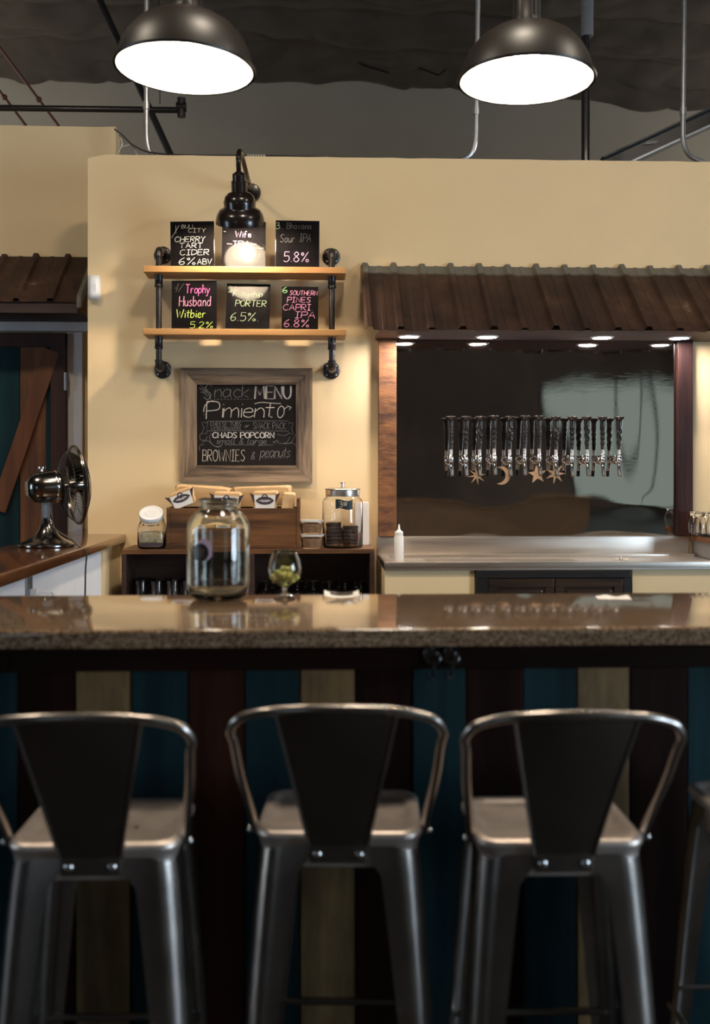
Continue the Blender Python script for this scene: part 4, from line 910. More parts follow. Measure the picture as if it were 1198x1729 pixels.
# ============================================================ crates with glasses behind the bar
CF = 4.97; CZ = PZ(927, CF)
cx0, cx1 = PX(205, CF), PX(632, CF); cm = PX(421, CF)
gz0 = PZ(977, 5.08) - 0.148                           # shelf the glasses stand on
def crate_shelf(a, b, label):
    t = thing('crate_shelf', ((a + b) / 2, CF + 0.15, 0), label, 'shelf unit')
    w = 0.022
    MB().box(a, b, CF, WY - 0.004, CZ - w, CZ, 0.002).build('top_board', M_crate, t)
    MB().box(a, a + w, CF, WY - 0.004, 0, CZ - w - 0.0003, 0.002).build('side_board', M_crated, t)
    MB().box(b - w, b, CF, WY - 0.004, 0, CZ - w - 0.0003, 0.002).build('side_board', M_crated, t)
    MB().box(a + w, b - w, CF + 0.02, WY - 0.02, gz0 - 0.02, gz0, 0.002).build('shelf_board', M_crated, t)
    MB().box(a + w, b - w, WY - 0.02, WY - 0.006, 0, CZ - w).build('back_board', M_crated, t)
crate_shelf(cx0, cm - 0.0006, 'dark wood crate shelf of pint glasses behind the large jar')
crate_shelf(cm + 0.0006, cx1, 'dark wood crate shelf of upturned stemmed glasses behind the snifter')
pg = None
def spot_glass(proto, builder, name, px, y, label, group):
    if proto is None:
        proto = builder().build(name, M_glass, None, smooth=True, angle=60); o = proto
    else: o = copy_tree(proto)
    o.location = (PX(px, y), y, gz0 + 0.0005); tag(o, label, 'glass', group); return proto
pint = lambda: MB().lathe([(0, 0), (0.03, 0), (0.0315, 0.004), (0.0375, 0.146), (0.0367, 0.148), (0.0355, 0.146), (0.0295, 0.012), (0, 0.01)], seg=32)
nm = ['nearest the left crate side', 'second from the left crate side', 'third from the left crate side', 'just left of the large jar']
for px, w in zip((237, 264, 291, 318), nm): pg = spot_glass(pg, pint, 'pint_glass', px, 5.03, 'clear pint glass in the front row of the crate, ' + w, 'pint glasses in the left crate')
for px, w in zip((243, 270, 298), ('leftmost', 'middle', 'rightmost')): pg = spot_glass(pg, pint, 'pint_glass', px, 5.125, f'clear pint glass in the back row of the left crate, {w} of three', 'pint glasses in the left crate')
goblet = lambda: MB().lathe([(0.0, 0.14), (0.03, 0.1415), (0.031, 0.14), (0.029, 0.138), (0.008, 0.133), (0.0045, 0.126), (0.0045, 0.112), (0.009, 0.106), (0.03, 0.094), (0.039, 0.075), (0.039, 0.05), (0.03, 0.0), (0.0285, 0.0), (0.0375, 0.05), (0.0375, 0.074), (0.029, 0.092), (0, 0.104)], seg=32)
gg = None
o7 = ['leftmost', 'second from left', 'third from left', 'fourth from left', 'fifth from left', 'sixth from left', 'rightmost']
for k, w in enumerate(o7): gg = spot_glass(gg, goblet, 'stemmed_glass', 449 + 26.6 * k, 5.045, f'upturned stemmed glass in the front row of the right crate, {w}', 'upturned stemmed glasses in the right crate')
for k, w in enumerate(['leftmost'] + o7[1:5] + ['rightmost']): gg = spot_glass(gg, goblet, 'stemmed_glass', 460 + 28.0 * k, 5.14, f'upturned stemmed glass in the back row of the right crate, {w}', 'upturned stemmed glasses in the right crate')

# ---- on top of the crates
T0 = CZ + 0.0006
# bag crate
ba, bb = PX(281, 5.0), PX(506, 5.0); bz = PZ(858, 5.0)
t = thing('wooden_crate', ((ba + bb) / 2, 5.12, T0), 'brown wooden crate packed with kraft paper bags on the crate shelves', 'crate')
w = 0.016; y0, y1 = 5.0, 5.27
MB().box(ba + w, bb - w, y0, y0 + w, T0 + 0.022, bz, 0.002).build('front_board', M_crate, t)
MB().box(ba + w, bb - w, y1 - w, y1, T0 + 0.01, bz, 0.002).build('back_board', M_crate, t)
for a, zt_x in ((ba, bz + 0.004), (bb - w, PZ(842, 5.0))):
    MB().box(a, a + w, y0 - 0.004, y1, T0, zt_x, 0.002).build('end_board', M_crate, t)
MB().box(ba + w, bb - w, y0 + w, y1 - w, T0, T0 + 0.014).build('bottom_board', M_crate, t)
MB().box(ba + w, bb - w, y0 - 0.006, y0 + 0.004, T0, T0 + 0.022, 0.002).build('bottom_batten', M_crate, t)
def bag(px, py, y, w, h, dp, roll, label, lab=True, tilt=0.0):
    c = P(px, py, y)
    t = thing('paper_bag', (c.x, y, c.z), label, 'bag', 'kraft paper bags in the wooden crate', rot=(0, roll, tilt), local=True)
    sd = px * 0.37
    mb = MB(); L_ = []
    for j in range(9):
        s = j / 8; ring = []
        hh = h * (1 - 0.82 * max(0, (s - 0.45) / 0.55) ** 1.2); ww = w * (1 + 0.12 * s)
        zc = h * 0.5 * (0.9 * max(0, (s - 0.3) / 0.7))
        for k in range(28):
            a = 2 * PI * k / 28; ca, sa = math.cos(a), math.sin(a)
            e = 0.28; x = ww / 2 * math.copysign(abs(ca) ** e, ca); z = hh / 2 * math.copysign(abs(sa) ** e, sa)
            n_ = noise.noise(Vector((x * 22 + sd, s * 5, z * 22)))
            ring.append((x + 0.005 * n_, dp * s + 0.004 * n_, z + zc + 0.006 * n_))
        L_.append(ring)
    mb.loft(L_); mb.build('bag_body', M_kraft, t, smooth=True, angle=25)
    if lab:
        q = [(-w * 0.46, h * 0.36), (w * 0.46, h * 0.36), (w * 0.40, -h * 0.46), (-w * 0.40, -h * 0.46)]
        MB().prism(q, 0.002, 'Y', -0.0075).build('white_label', M_paper, t)
        for s in (-1, 1):
            MB().prism([(s * w * 0.47, h * 0.38), (s * w * 0.66, h * 0.5), (s * w * 0.5, h * 0.02), (s * w * 0.46, -h * 0.1)], 0.002, 'Y', -0.009).build('dark_corner_fold', M_emblem, t)
        el = [(w * 0.37 * math.copysign(abs(math.cos(a)) ** 0.7, math.cos(a)) * (1 + 0.06 * math.cos(6 * a)), h * 0.06 + h * 0.2 * math.sin(a) * (1 + 0.12 * math.cos(4 * a))) for a in [2 * PI * k / 40 for k in range(40)]]
        mb = MB(); mb.prism(el, 0.0012, 'Y', -0.0092); mb.tube([(0.012 * math.cos(a), -0.0088, h * 0.27 + 0.012 * math.sin(a)) for a in [2 * PI * k / 20 for k in range(20)]], 0.003, 6, True)
        mb.build('dark_emblem', M_emblem, t)
        mb = MB()
        for dz, ww in ((0.09, 0.2), (0.04, 0.26), (-0.01, 0.14)): mb.tube([(-w * ww, -0.0096, h * dz), (w * ww, -0.0096, h * dz)], 0.0012, 5)
        mb.build('emblem_lettering', M_paper, t)
    return t
bag(307, 843, 5.03, 0.11, 0.075, 0.09, -0.38, 'tilted kraft paper bag with white label at the left end of the wooden crate', True, 0.0)
bag(382, 849, 5.03, 0.125, 0.088, 0.09, 0.05, 'kraft paper bag with white label in the crate, directly behind the jar mouth')
bag(447, 847, 5.03, 0.11, 0.085, 0.09, 0.0, 'kraft paper bag with white label in the crate, right of the jar mouth')
bag(486, 850, 5.03, 0.055, 0.085, 0.09, 0.1, 'narrow kraft paper bag at the right end of the wooden crate', False)
bag(340, 838, 5.14, 0.25, 0.085, 0.09, 0.06, 'broad folded kraft paper bag lying at the back left of the crate', False)
bag(442, 838, 5.145, 0.26, 0.085, 0.085, -0.03, 'broad folded kraft paper bag lying at the back right of the crate', False)
# slant-mouth jar with white lid
lx = PX(257, 5.05)
t = thing('lidded_jar', (lx, 5.05, T0), 'small glass counter jar with slanted white lid beside the wooden crate', 'jar', local=True)
mb = MB(); L_ = []
def rsq(w, d, z, p=0.4, n=40): return [(w * math.copysign(abs(math.cos(2 * PI * k / n)) ** p, math.cos(2 * PI * k / n)), d * math.copysign(abs(math.sin(2 * PI * k / n)) ** p, math.sin(2 * PI * k / n)), z) for k in range(n)]
tl = 0.62; ct, stt = math.cos(tl), math.sin(tl)
def neck(r, h): return [(r * math.cos(2 * PI * k / 40), -0.012 + r * math.sin(2 * PI * k / 40) * ct - h * stt, 0.138 + r * math.sin(2 * PI * k / 40) * stt + h * ct) for k in range(40)]
out_ = [rsq(0.05, 0.05, 0), rsq(0.063, 0.062, 0.006), rsq(0.065, 0.064, 0.02), rsq(0.065, 0.064, 0.095), rsq(0.062, 0.062, 0.112, 0.55), neck(0.054, 0.0), neck(0.05, 0.012), neck(0.05, 0.03)]
inn_ = [neck(0.047, 0.03), neck(0.047, 0.01), neck(0.05, 0.0), rsq(0.059, 0.059, 0.11, 0.55), rsq(0.062, 0.061, 0.095), rsq(0.062, 0.061, 0.02), rsq(0.05, 0.05, 0.006)]
mb.loft(out_ + inn_); mb.build('jar_glass', M_glass, t, smooth=True, angle=60)
mb = MB(); Rm = Matrix.Rotation(tl, 3, 'X'); cc = Vector((0, -0.012, 0.138)) + Rm @ Vector((0, 0, 0.022))
mb.lathe([(0.0545, -0.008), (0.057, -0.004), (0.057, 0.014), (0.055, 0.018), (0.045, 0.0185), (0.042, 0.016), (0.03, 0.016), (0.028, 0.018), (0, 0.018)], cc, 48, Rm); mb.build('white_lid', M_white, t, smooth=True)
MB().box(-0.048, 0.058, -0.0668, -0.0655, 0.014, 0.03).build('dark_label_strip', M_emblem, t)

mb = MB(); mb.loft([rsq(0.048, 0.048, 0.0075), rsq(0.058, 0.057, 0.02), rsq(0.059, 0.058, 0.065), rsq(0.045, 0.045, 0.078, 0.7)])
for v in mb.bm.verts: v.co += Vector((0, 0, 0.006 * noise.noise(v.co * 60))) if v.co.z > 0.06 else Vector((0, 0, 0))
o = mb.build('oat_flakes', M_oat, None, smooth=True, label='pale oat flakes filling the lower half of the white-lidded jar', cat='food', kind='stuff'); o.location += Vector((lx, 5.05, T0))
# stacked plastic tubs
tx = PX(526, 5.03)
def tub(z, label, px):
    t = thing('plastic_tub', (tx + px, 5.03, z), label, 'tub', 'stacked plastic tubs on the crate shelf', local=True)
    MB().lathe([(0, 0), (0.046, 0), (0.0485, 0.003), (0.056, 0.062), (0.0545, 0.062), (0.047, 0.004), (0, 0.002)], seg=40).build('tub_body', M_plas, t, smooth=True)
    MB().lathe([(0, 0.0655), (0.05, 0.0655), (0.052, 0.067), (0.058, 0.067), (0.059, 0.063), (0.058, 0.057), (0.057, 0.057), (0.0568, 0.0625), (0, 0.0635)], seg=40).build('tub_lid', mat('translucent_lid', (0.8, 0.76, 0.74), 0.4, var=0, trans=0.3), t, smooth=True)
    mb = MB(); mb.lathe([(0, 0.0025), (0.046, 0.0045), (0.052, 0.048), (0.03, 0.054), (0, 0.055)], seg=40)
    for v in mb.bm.verts: v.co *= 1 - 0.03 * abs(noise.noise(v.co * 90))
    for v in mb.bm.verts: v.co.z = max(v.co.z, 0.0025)
    o = mb.build('snack_crumbs', M_snack, None, smooth=True, label='tan crumbly snack filling the ' + ('upper' if px else 'lower') + ' plastic tub', cat='food', kind='stuff'); o.location += Vector((tx + px, 5.03, z))
tub(T0, 'clear plastic tub of tan snack mix, lower of the stack beside the crate', 0); tub(T0 + 0.0685, 'clear plastic tub of tan snack mix, upper of the stack beside the crate', -0.003)
# canister with brownies
kx, ky = PX(578, 5.08), 5.08
t = thing('glass_canister', (kx, ky, T0), 'tall glass canister with silver lid holding wrapped brownies', 'canister', local=True)
H = PZ(838, ky) - T0; R = 0.098
o = [(0, 0.004), (R - 0.012, 0.0), (R - 0.003, 0.004), (R, 0.012), (R, H - 0.028), (R - 0.004, H - 0.014), (R - 0.018, H - 0.003), (R - 0.021, H + 0.004)]
i = [(R - 0.024, H + 0.004), (R - 0.021, H - 0.006), (R - 0.007, H - 0.016), (R - 0.0032, H - 0.028), (R - 0.0032, 0.014), (R - 0.012, 0.0085), (0, 0.009)]
MB().lathe(o + i, seg=64).build('canister_glass', M_glass, t, smooth=True, angle=60)
ld = MB().lathe([(R - 0.017, H + 0.0), (R - 0.016, H + 0.006), (R - 0.016, H + 0.03), (R - 0.012, H + 0.033), (R - 0.014, H + 0.037), (R - 0.03, H + 0.041), (0.02, H + 0.044), (0, H + 0.044)], seg=56).build('silver_lid', M_steel, t, smooth=True)
MB().lathe([(0.007, H + 0.0435), (0.006, H + 0.06), (0.014, H + 0.063), (0.014, H + 0.067), (0, H + 0.068)], seg=24).build('lid_knob', M_chrome, ld, smooth=True)
mb = MB(); a0 = 0.05; zc = PZ(851, ky) - T0
def flag(u, v):
    a = a0 + (u - 0.5) * 0.84; wob = 0.004 * math.sin(u * 6.0 + 0.5)
    return ((R + 0.0012) * math.sin(a), -(R + 0.0012) * math.cos(a), zc + (v - 0.5) * 0.046 * (1 - 0.12 * math.sin(u * PI)) + wob)
mb.grid(24, 2, flag); pt = mb.build('price_tag', mat('dark_green_tag', (0.008, 0.018, 0.022), 0.5), t, smooth=True)
mb = MB()
for tx_, x0_, x1_, b_, h_ in (('3', -0.024, -0.008, -0.012, 0.026), ('00', -0.003, 0.012, -0.0005, 0.012), ('~', -0.002, 0.012, -0.007, 0.006)):
    st_, w_ = strokes(tx_, 0.2); k_ = (x1_ - x0_) / w_
    for s_ in st_: mb.tube([((R + 0.002) * math.sin(a0 + (x0_ + p_[0] * k_) / R), -(R + 0.002) * math.cos(a0 + (x0_ + p_[0] * k_) / R), zc + b_ + p_[1] * h_) for p_ in s_], 0.0012, 5)
mb.build('chalk_lettering', C_cream, t)
bp_ = None; bw = []
for lv in range(6): bw.append((-0.0435, -0.012, 0.0095 + 0.0185 * lv, 0, lv, 'left'))
for lv in range(5): bw.append((0.0365, -0.008, 0.0095 + 0.0185 * lv, 0.04, lv, 'right'))
nthL = ['bottom one', 'second from bottom', 'third from bottom', 'fourth from bottom', 'fifth from bottom', 'topmost']
for x, y, z, rz, lv, sd in bw:
    if bp_ is None:
        mb = MB(); mb.box(-0.037, 0.037, -0.029, 0.029, 0, 0.0165, 0.006, 3)
        for v in mb.bm.verts: v.co += Vector((0, 0, 1)) * 0.0015 * noise.noise(v.co * 130) * (1 if 0.004 < v.co.z < 0.013 else 0) + v.co * 0.06 * noise.noise(v.co * 80 + Vector((0, 0, 4))) * Vector((1, 1, 0)).length * 0.4
        bp_ = mb.build('wrapped_brownie', M_brownie, None, smooth=True); o_ = bp_
    else: o_ = copy_tree(bp_)
    lvn = nthL[lv] if not (sd == 'right' and lv == 4) else 'topmost'
    o_.location = (kx + x, ky + y, T0 + z); o_.rotation_euler = (0, 0, rz + 0.045 * math.sin(lv * 2.1)); tag(o_, f'dark wrapped brownie in the {sd} stack inside the canister, {lvn}', 'brownie', 'wrapped brownies in the canister')
mb = MB(); mb.box(-0.031, 0.031, -0.008, 0.008, -0.033, 0.033, 0.005, 3)
M4 = Matrix.Translation((kx + 0.03, ky + 0.035, T0 + 0.125)) @ Matrix.Rotation(0.25, 4, 'Y')
pa, pb = PX(611, 5.2), PX(623, 5.2)
bmesh.ops.transform(mb.bm, matrix=Matrix.Translation((kx + 0.006, ky + 0.052, T0 + 0.0445)), verts=mb.bm.verts[:])
one('wrapped_brownie', mb, M_brownie, 'dark wrapped brownie standing on edge at the back of the canister', 'brownie', 'wrapped brownies in the canister')
mb = MB(); mb.box(PX(600, 5.24), pb, 5.235, 5.28, T0, PZ(848, 5.22), 0.002)
one('white_packet', mb, mat('white_speckled_card', (0.78, 0.72, 0.66), 0.6, col2=(0.6, 0.52, 0.48), scale=60, ramp=(0.25, 0.4)), 'narrow white packet standing behind the silver-lidded canister', 'packet', smooth=False)

# ============================================================ half wall with the fan at the left
hx0, hx1 = -1.275, PX(213, WY)
HZ = BZ - 0.0
t = thing('half_wall', ((hx0 + hx1) / 2, 4.2, 0), 'white panelled half wall with varnished brown wood cap at left', 'half wall')
MB().box(hx0 + 0.03, hx1 - 0.035, 2.75, WY - 0.003, 0, HZ - 0.042).build('white_panel', M_whitep, t)
mb = MB(); mb.box(hx0, hx1, 2.68, WY - 0.002, HZ - 0.041, HZ, 0.006, 3); mb.build('wood_cap', M_cap, t, smooth=True)
mb = MB(); mb.box(hx1 - 0.0345, hx1 - 0.03, 4.86, WY - 0.003, 0, HZ - 0.043); mb.build('cream_end_strip', M_creamd, t)
MB().box(hx0 + 0.02, x0 - 0.002, WY - 0.002, LY - 0.04, HZ - 0.041, HZ).build('cap_return', M_cap, t)
oy = 3.62
oz = PZ(990, oy); oxx = hx1 - 0.0345
t = thing('power_outlet', (oxx, oy, oz), 'steel outlet plate with white plug on the half wall', 'outlet')
MB().box(oxx + 0.0003, oxx + 0.006, oy - 0.037, oy + 0.037, oz - 0.06, oz + 0.06, 0.002).build('outlet_plate', M_galv, t)
MB().box(oxx + 0.006, oxx + 0.034, oy - 0.014, oy + 0.014, oz - 0.03, oz - 0.004, 0.004).build('white_plug', M_white, t)
mb = MB(); mb.tube(spline([(oxx + 0.034, oy, oz - 0.017), (oxx + 0.06, oy + 0.02, oz - 0.02), (oxx + 0.07, oy + 0.06, oz - 0.05), (oxx + 0.05, oy + 0.1, oz - 0.3)], 6), 0.003, 8); mb.build('plug_cord', M_white, t, smooth=True)
# desk fan
fc = Vector((PX(79, 4.4), 4.4, HZ))
t = thing('desk_fan', fc, 'dark nickel desk fan with wire cage on the wooden cap of the half wall', 'fan', local=True)
MB().lathe([(0, 0.0005), (0.112, 0.0005), (0.116, 0.004), (0.116, 0.01), (0.11, 0.015), (0.085, 0.024), (0.055, 0.042), (0.034, 0.07), (0.024, 0.1), (0.02, 0.13), (0.016, 0.136), (0, 0.138)], seg=56).build('base', M_nickel, t, smooth=True)
mb = MB(); mb.box(-0.018, 0.018, -0.02, -0.012, 0.11, 0.185, 0.003); mb.box(-0.018, 0.018, 0.012, 0.02, 0.11, 0.185, 0.003); mb.cyl((0, -0.024, 0.128), (0, 0.024, 0.128), 0.01); mb.cyl((0, -0.022, 0.165), (0, 0.022, 0.165), 0.008)
mb.build('yoke', M_galv, t, smooth=True)
hz_ = 0.245; ang = math.radians(26)                  # the head turns right and away
Rh = Matrix.Translation((0, 0, hz_)) @ Matrix.Rotation(ang, 4, 'Z') @ Matrix.Rotation(math.radians(-4), 4, 'Y')
A = Matrix.Rotation(PI / 2, 3, 'Y')
mb = MB(Rh); mb.lathe([(0, -0.085), (0.02, -0.083), (0.045, -0.072), (0.06, -0.05), (0.066, -0.02), (0.067, 0.03), (0.067, 0.045), (0.062, 0.052), (0.045, 0.06), (0.02, 0.064), (0, 0.064)], (0, 0, 0), 40, A); mb.build('motor_housing', M_nickel, t, smooth=True)
mb = MB(Rh); mb.lathe([(0.0675, 0.028), (0.0688, 0.03), (0.0688, 0.036), (0.0675, 0.038)], (0, 0, 0), 40, A)
for k in range(10):
    a = 2 * PI * k / 10; mb.box(-0.083, -0.079, 0.022 * math.cos(a) - 0.002, 0.022 * math.cos(a) + 0.002, 0.022 * math.sin(a) - 0.008, 0.022 * math.sin(a) + 0.008)
mb.build('housing_band', M_chrome, t, smooth=True)
mb = MB(Rh); mb.cyl((-0.015, 0, 0.06), (-0.015, 0, 0.078), 0.005); mb.lathe([(0, 0.074), (0.015, 0.075), (0.016, 0.08), (0.015, 0.086), (0, 0.088)], (-0.015, 0, 0), 20); mb.build('oscillation_knob', M_chrome, t, smooth=True)
fx0, fR = 0.118, 0.162
def cage(sgn, dep, hub):
    mb = MB(Rh); n = 60
    for k in range(n):
        a = 2 * PI * k / n; ca, sa = math.cos(a), math.sin(a)
        pts = [(fx0 + sgn * dep * (1 - q ** 2.6), (hub + (fR - hub) * q) * ca, (hub + (fR - hub) * q) * sa) for q in [j / 7 for j in range(8)]]
        mb.tube(pts, 0.0008, 4, caps=False)
    for q in (0.0, 0.45, 0.75):
        r = hub + (fR - hub) * q; x = fx0 + sgn * dep * (1 - q ** 2.6)
        mb.tube([(x, r * math.cos(2 * PI * k / 48), r * math.sin(2 * PI * k / 48)) for k in range(48)], 0.0014 if q else 0.003, 5, True)
    return mb
cage(-1, 0.06, 0.055).build('rear_cage', M_blackw, t, smooth=True)
cage(1, 0.045, 0.04).build('front_cage', M_blackw, t, smooth=True)
mb = MB(Rh); mb.tube([(fx0, fR * math.cos(2 * PI * k / 64), fR * math.sin(2 * PI * k / 64)) for k in range(64)], 0.0045, 8, True)
mb.tube([(fx0 + 0.006, (fR + 0.002) * math.cos(2 * PI * k / 64), (fR + 0.002) * math.sin(2 * PI * k / 64)) for k in range(64)], 0.003, 8, True); mb.build('cage_rim', M_nickel, t, smooth=True)
mb = MB(Rh); mb.lathe([(0, 0.043), (0.038, 0.043), (0.04, 0.047), (0.03, 0.053), (0, 0.055)], (fx0, 0, 0), 32, A); mb.build('front_badge', M_nickel, t, smooth=True)
mb = MB(Rh); mb.lathe([(0, -0.03), (0.03, -0.028), (0.033, 0.01), (0.028, 0.03), (0, 0.034)], (fx0, 0, 0), 28, A); mb.cyl((0.06, 0, 0), (fx0 - 0.028, 0, 0), 0.008)
hb = mb.build('fan_hub', M_nickel, t, smooth=True)
for k in range(4):
    a0 = k * PI / 2 + 0.5; mb = MB(Rh)
    def bl(u, v):
        r = 0.028 + 0.112 * u; a = a0 + (v - 0.5) * (0.55 + 0.85 * math.sin(PI * min(1, u * 0.8 + 0.15))) ; x = fx0 + (v - 0.5) * 0.05 * (1 - 0.3 * u)
        return (x, r * math.cos(a), r * math.sin(a))
    mb.grid(10, 8, bl)
    g = bmesh.ops.solidify(mb.bm, geom=mb.bm.faces[:], thickness=0.0015)
    mb.build('fan_blade', M_nickel, t, smooth=True)
cord = spline([(0.004, -0.02, 0.12), (0.03, -0.05, 0.09), (0.075, -0.06, 0.055), (0.11, -0.06, 0.035), (0.14, -0.06, 0.008), (hx1 - fc.x + 0.008, -0.062, -0.02), (hx1 - fc.x + 0.006, -0.065, -0.1), (hx1 - fc.x + 0.004, -0.07, -0.3)], 7)
MB().tube(cord, 0.0034, 8).build('power_cord', M_cable, t, smooth=True)

# ============================================================ bar stools
def rrect(w, d, r, z, n=6):
    out = []
    for cx_, cy_, a0 in ((w - r, d - r, 0), (-w + r, d - r, PI / 2), (-w + r, -d + r, PI), (w - r, -d + r, 3 * PI / 2)):
        for k in range(n + 1):
            a = a0 + PI / 2 * k / n; out.append((cx_ + r * math.cos(a), cy_ + r * math.sin(a), z))
    return out
SW, SD, SZ = 0.141, 0.124, 0.75
def stool_proto():
    t = thing('bar_stool', (0, 0, 0), None, None, local=True)
    mb = MB()                                          # seat: rolled rim, dished plate, skirt
    L_ = [rrect(SW - 0.004, SD - 0.004, 0.034, SZ - 0.062), rrect(SW - 0.002, SD - 0.002, 0.036, SZ - 0.03), rrect(SW, SD, 0.038, SZ - 0.02), rrect(SW + 0.004, SD + 0.004, 0.04, SZ - 0.013), rrect(SW + 0.004, SD + 0.004, 0.04, SZ - 0.006), rrect(SW, SD, 0.038, SZ - 0.001), rrect(SW - 0.008, SD - 0.008, 0.034, SZ), rrect(SW - 0.016, SD - 0.016, 0.03, SZ - 0.002), rrect(SW - 0.021, SD - 0.021, 0.028, SZ - 0.007), rrect(SW - 0.03, SD - 0.03, 0.026, SZ - 0.008), rrect(SW - 0.07, SD - 0.07, 0.02, SZ - 0.010), rrect(0.02, 0.02, 0.008, SZ - 0.011)]
    R_ = [[mb.v(p) for p in L] for L in L_]
    n = len(L_[0])
    for a_, b_ in zip(R_, R_[1:]):
        for k in range(n): mb.f([a_[k], a_[(k + 1) % n], b_[(k + 1) % n], b_[k]])
    mb.f(R_[-1])
    inn = [mb.v(p) for p in rrect(SW - 0.008, SD - 0.008, 0.031, SZ - 0.062)]; inn2 = [mb.v(p) for p in rrect(SW - 0.008, SD - 0.008, 0.031, SZ - 0.014)]
    for k in range(n):
        mb.f([R_[0][k], R_[0][(k + 1) % n], inn[(k + 1) % n], inn[k]]); mb.f([inn[k], inn[(k + 1) % n], inn2[(k + 1) % n], inn2[k]])
    mb.f(inn2)
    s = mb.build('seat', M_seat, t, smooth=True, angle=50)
    mb = MB(); mb.cyl((0.055, -0.015, SZ - 0.0102), (0.055, -0.015, SZ - 0.0090), 0.004); mb.build('drain_hole', M_black, s)
    for sx, sy in ((-1, -1), (1, -1), (1, 1), (-1, 1)):
        mb = MB(); L_ = []; nz = 14
        for j in range(nz + 1):
            q = j / nz; z = (SZ - 0.024) * (1 - q)
            off = 0.045 * q ** 0.8; arm = 0.074 - 0.036 * q; rc = 0.044 - 0.012 * q; th = 0.003
            X, Y = SW - 0.001 + off, SD - 0.001 + off
            flare = 0.03 * max(0, 1 - q / 0.075) ** 2     # gusset into the skirt
            a_ = arm + flare
            o_ = [(X - a_, Y)] + [(X - rc + rc * math.cos(w), Y - rc + rc * math.sin(w)) for w in [PI / 2 - PI / 2 * k / 7 for k in range(8)]] + [(X, Y - a_)]
            i_ = [(X - th * 1.6, Y - a_)] + [(X - rc + (rc - th) * math.cos(w), Y - rc + (rc - th) * math.sin(w)) for w in [PI / 2 * k / 7 for k in range(8)]] + [(X - a_, Y - th * 1.6)]
            L_.append([(sx * x, sy * y, max(0.004, z)) for x, y in o_ + i_])
        mb.loft(L_); lg = mb.build('leg', M_gun, t, smooth=True, angle=40)
        q = 1.0; X = SW + 0.043
        mb = MB(); mb.box(min(sx * (X - 0.032), sx * X), max(sx * (X - 0.032), sx * X), min(sy * (SD + 0.011), sy * (SD + 0.043)), max(sy * (SD + 0.011), sy * (SD + 0.043)), 0, 0.012, 0.003); mb.build('rubber_foot', M_black, lg)
    zf = 0.32; off = 0.045 * (1 - zf / (SZ - 0.024)) ** 0.8; X, Y = SW + off - 0.004, SD + off - 0.004
    for a_, b_ in (((-X + .01, Y, zf), (X - .01, Y, zf)), ((-X + .01, -Y, zf - 0.06), (X - .01, -Y, zf - 0.06)), ((-X, -Y + .01, zf - 0.03), (-X, Y - .01, zf - 0.03)), ((X, -Y + .01, zf - 0.03), (X, Y - .01, zf - 0.03))):
        MB().tube([a_, b_], 0.0075, 10).build('foot_rail', M_gun, t, smooth=True)
    # back
    r = 0.0078; hw = 0.177; yb = -SD - 0.092; ztop_ = SZ + 0.235
    half = [(SW + 0.010, -SD + 0.05, SZ - 0.015), (SW + 0.013, -SD + 0.03, SZ + 0.02), (SW + 0.026, -SD - 0.025, SZ + 0.105), (hw - 0.004, -SD - 0.066, SZ + 0.172), (hw, -SD - 0.078, SZ + 0.192), (hw - 0.012, yb + 0.001, SZ + 0.213), (hw - 0.036, yb - 0.007, SZ + 0.2245), (0.105, yb - 0.018, SZ + 0.233), (0.05, yb - 0.027, SZ + 0.238)]
    path = spline(half + [(0, yb - 0.029, SZ + 0.239)] + [(-x, y, z) for x, y, z in half[::-1]], 6)
    MB().tube(path, r, 14).build('back_hoop', M_gun, t, smooth=True)
    def pan(u, v, o=0.0):
        # v 0 bottom .. 1 top
        wt, wb = 0.101, 0.051
        w_ = wb + (wt - wb) * v; x = (u - 0.5) * 2 * w_
        z = SZ - 0.022 + v * 0.2555
        yl = -SD - 0.010 - 0.108 * v ** 1.05 + 0.012 * ((u - 0.5) * 2) ** 2 * v
        return (x, yl - o, z)
    mb = MB(); nu, nv = 14, 12
    F_ = [[mb.v(pan(i / nu, j / nv, 0.0)) for j in range(nv + 1)] for i in range(nu + 1)]
    B_ = [[mb.v(pan(i / nu, j / nv, -0.0022)) for j in range(nv + 1)] for i in range(nu + 1)]
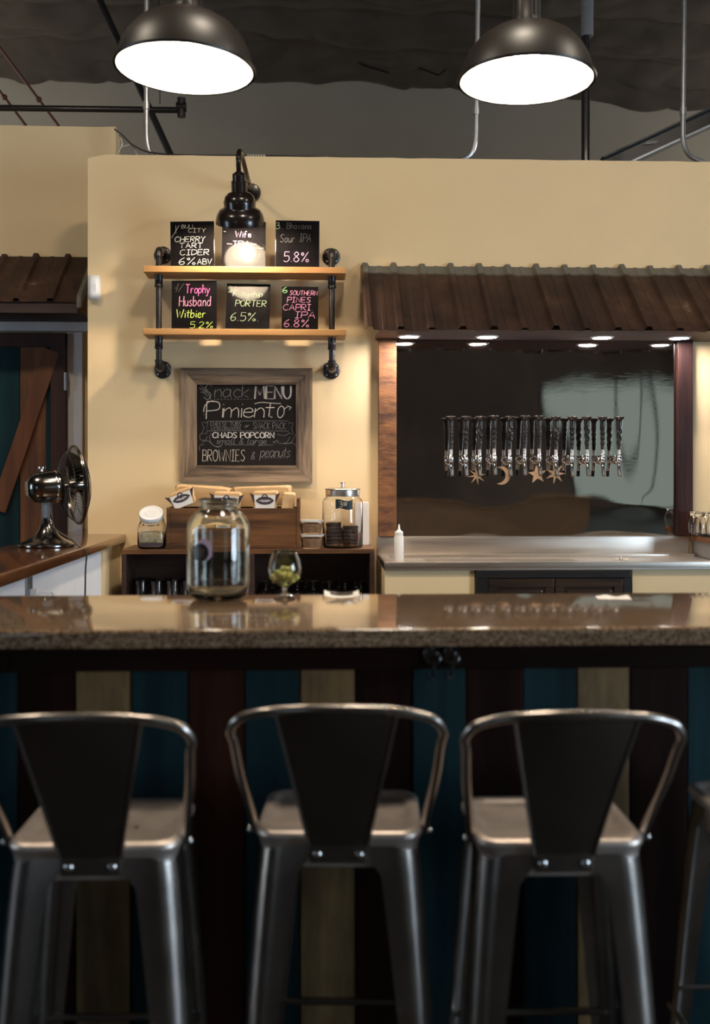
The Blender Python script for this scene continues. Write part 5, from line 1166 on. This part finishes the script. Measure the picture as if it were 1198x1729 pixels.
    for i in range(nu):
        for j in range(nv):
            mb.f([F_[i][j], F_[i + 1][j], F_[i + 1][j + 1], F_[i][j + 1]]); mb.f([B_[i][j], B_[i][j + 1], B_[i + 1][j + 1], B_[i + 1][j]])
    for j in range(nv):
        mb.f([F_[0][j], F_[0][j + 1], B_[0][j + 1], B_[0][j]]); mb.f([F_[nu][j], B_[nu][j], B_[nu][j + 1], F_[nu][j + 1]])
    for i in range(nu):
        mb.f([F_[i][0], B_[i][0], B_[i + 1][0], F_[i + 1][0]]); mb.f([F_[i][nv], F_[i + 1][nv], B_[i + 1][nv], B_[i][nv]])
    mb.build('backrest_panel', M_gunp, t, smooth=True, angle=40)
    for s_ in (0, 1):
        MB().tube([pan(s_, j / 10, 0.0005) for j in range(11)], 0.0026, 8).build('panel_edge', M_gun, t, smooth=True)
    mb = MB(); mb.box(-0.05, 0.05, -SD - 0.010, -SD + 0.002, SZ - 0.052, SZ - 0.02, 0.003); mb.build('fixing_plate', M_gunp, t)
    for x in (-0.036, 0.036): MB().sphere((x, -SD - 0.0105, SZ - 0.036), 0.0075, 14, 8, (1, 0.6, 1)).build('bolt', M_chrome, t, smooth=True)
    for s_ in (-1, 1): MB().sphere((s_ * (SW + 0.018), -SD + 0.046, SZ - 0.012), 0.007, 14, 8, (0.7, 1, 1)).build('bolt', M_chrome, t, smooth=True)
    return t
sp = stool_proto()
SY = 1.806 + SD
def stool_at(o, px, dy, rz, label):
    o.location = (PX(px, 1.806), SY + dy, 0); o.rotation_euler = (0, 0, math.radians(rz))
    tag(o, label, 'bar stool', 'gunmetal stools along the bar')
g_ = copy_tree(sp); stool_at(g_, 579, 0.02, -3.5, 'gunmetal metal bar stool with low back, middle of the three full stools')
g_ = copy_tree(sp); stool_at(g_, 943, -0.036, -0.8, 'gunmetal metal bar stool with low back, right-hand one of the three full stools')
g_ = copy_tree(sp); stool_at(g_, 1392, 0.05, 0, 'gunmetal metal bar stool mostly cut off by the right edge')
stool_at(sp, 161, -0.022, -0.8, 'gunmetal metal bar stool with low back at far left')
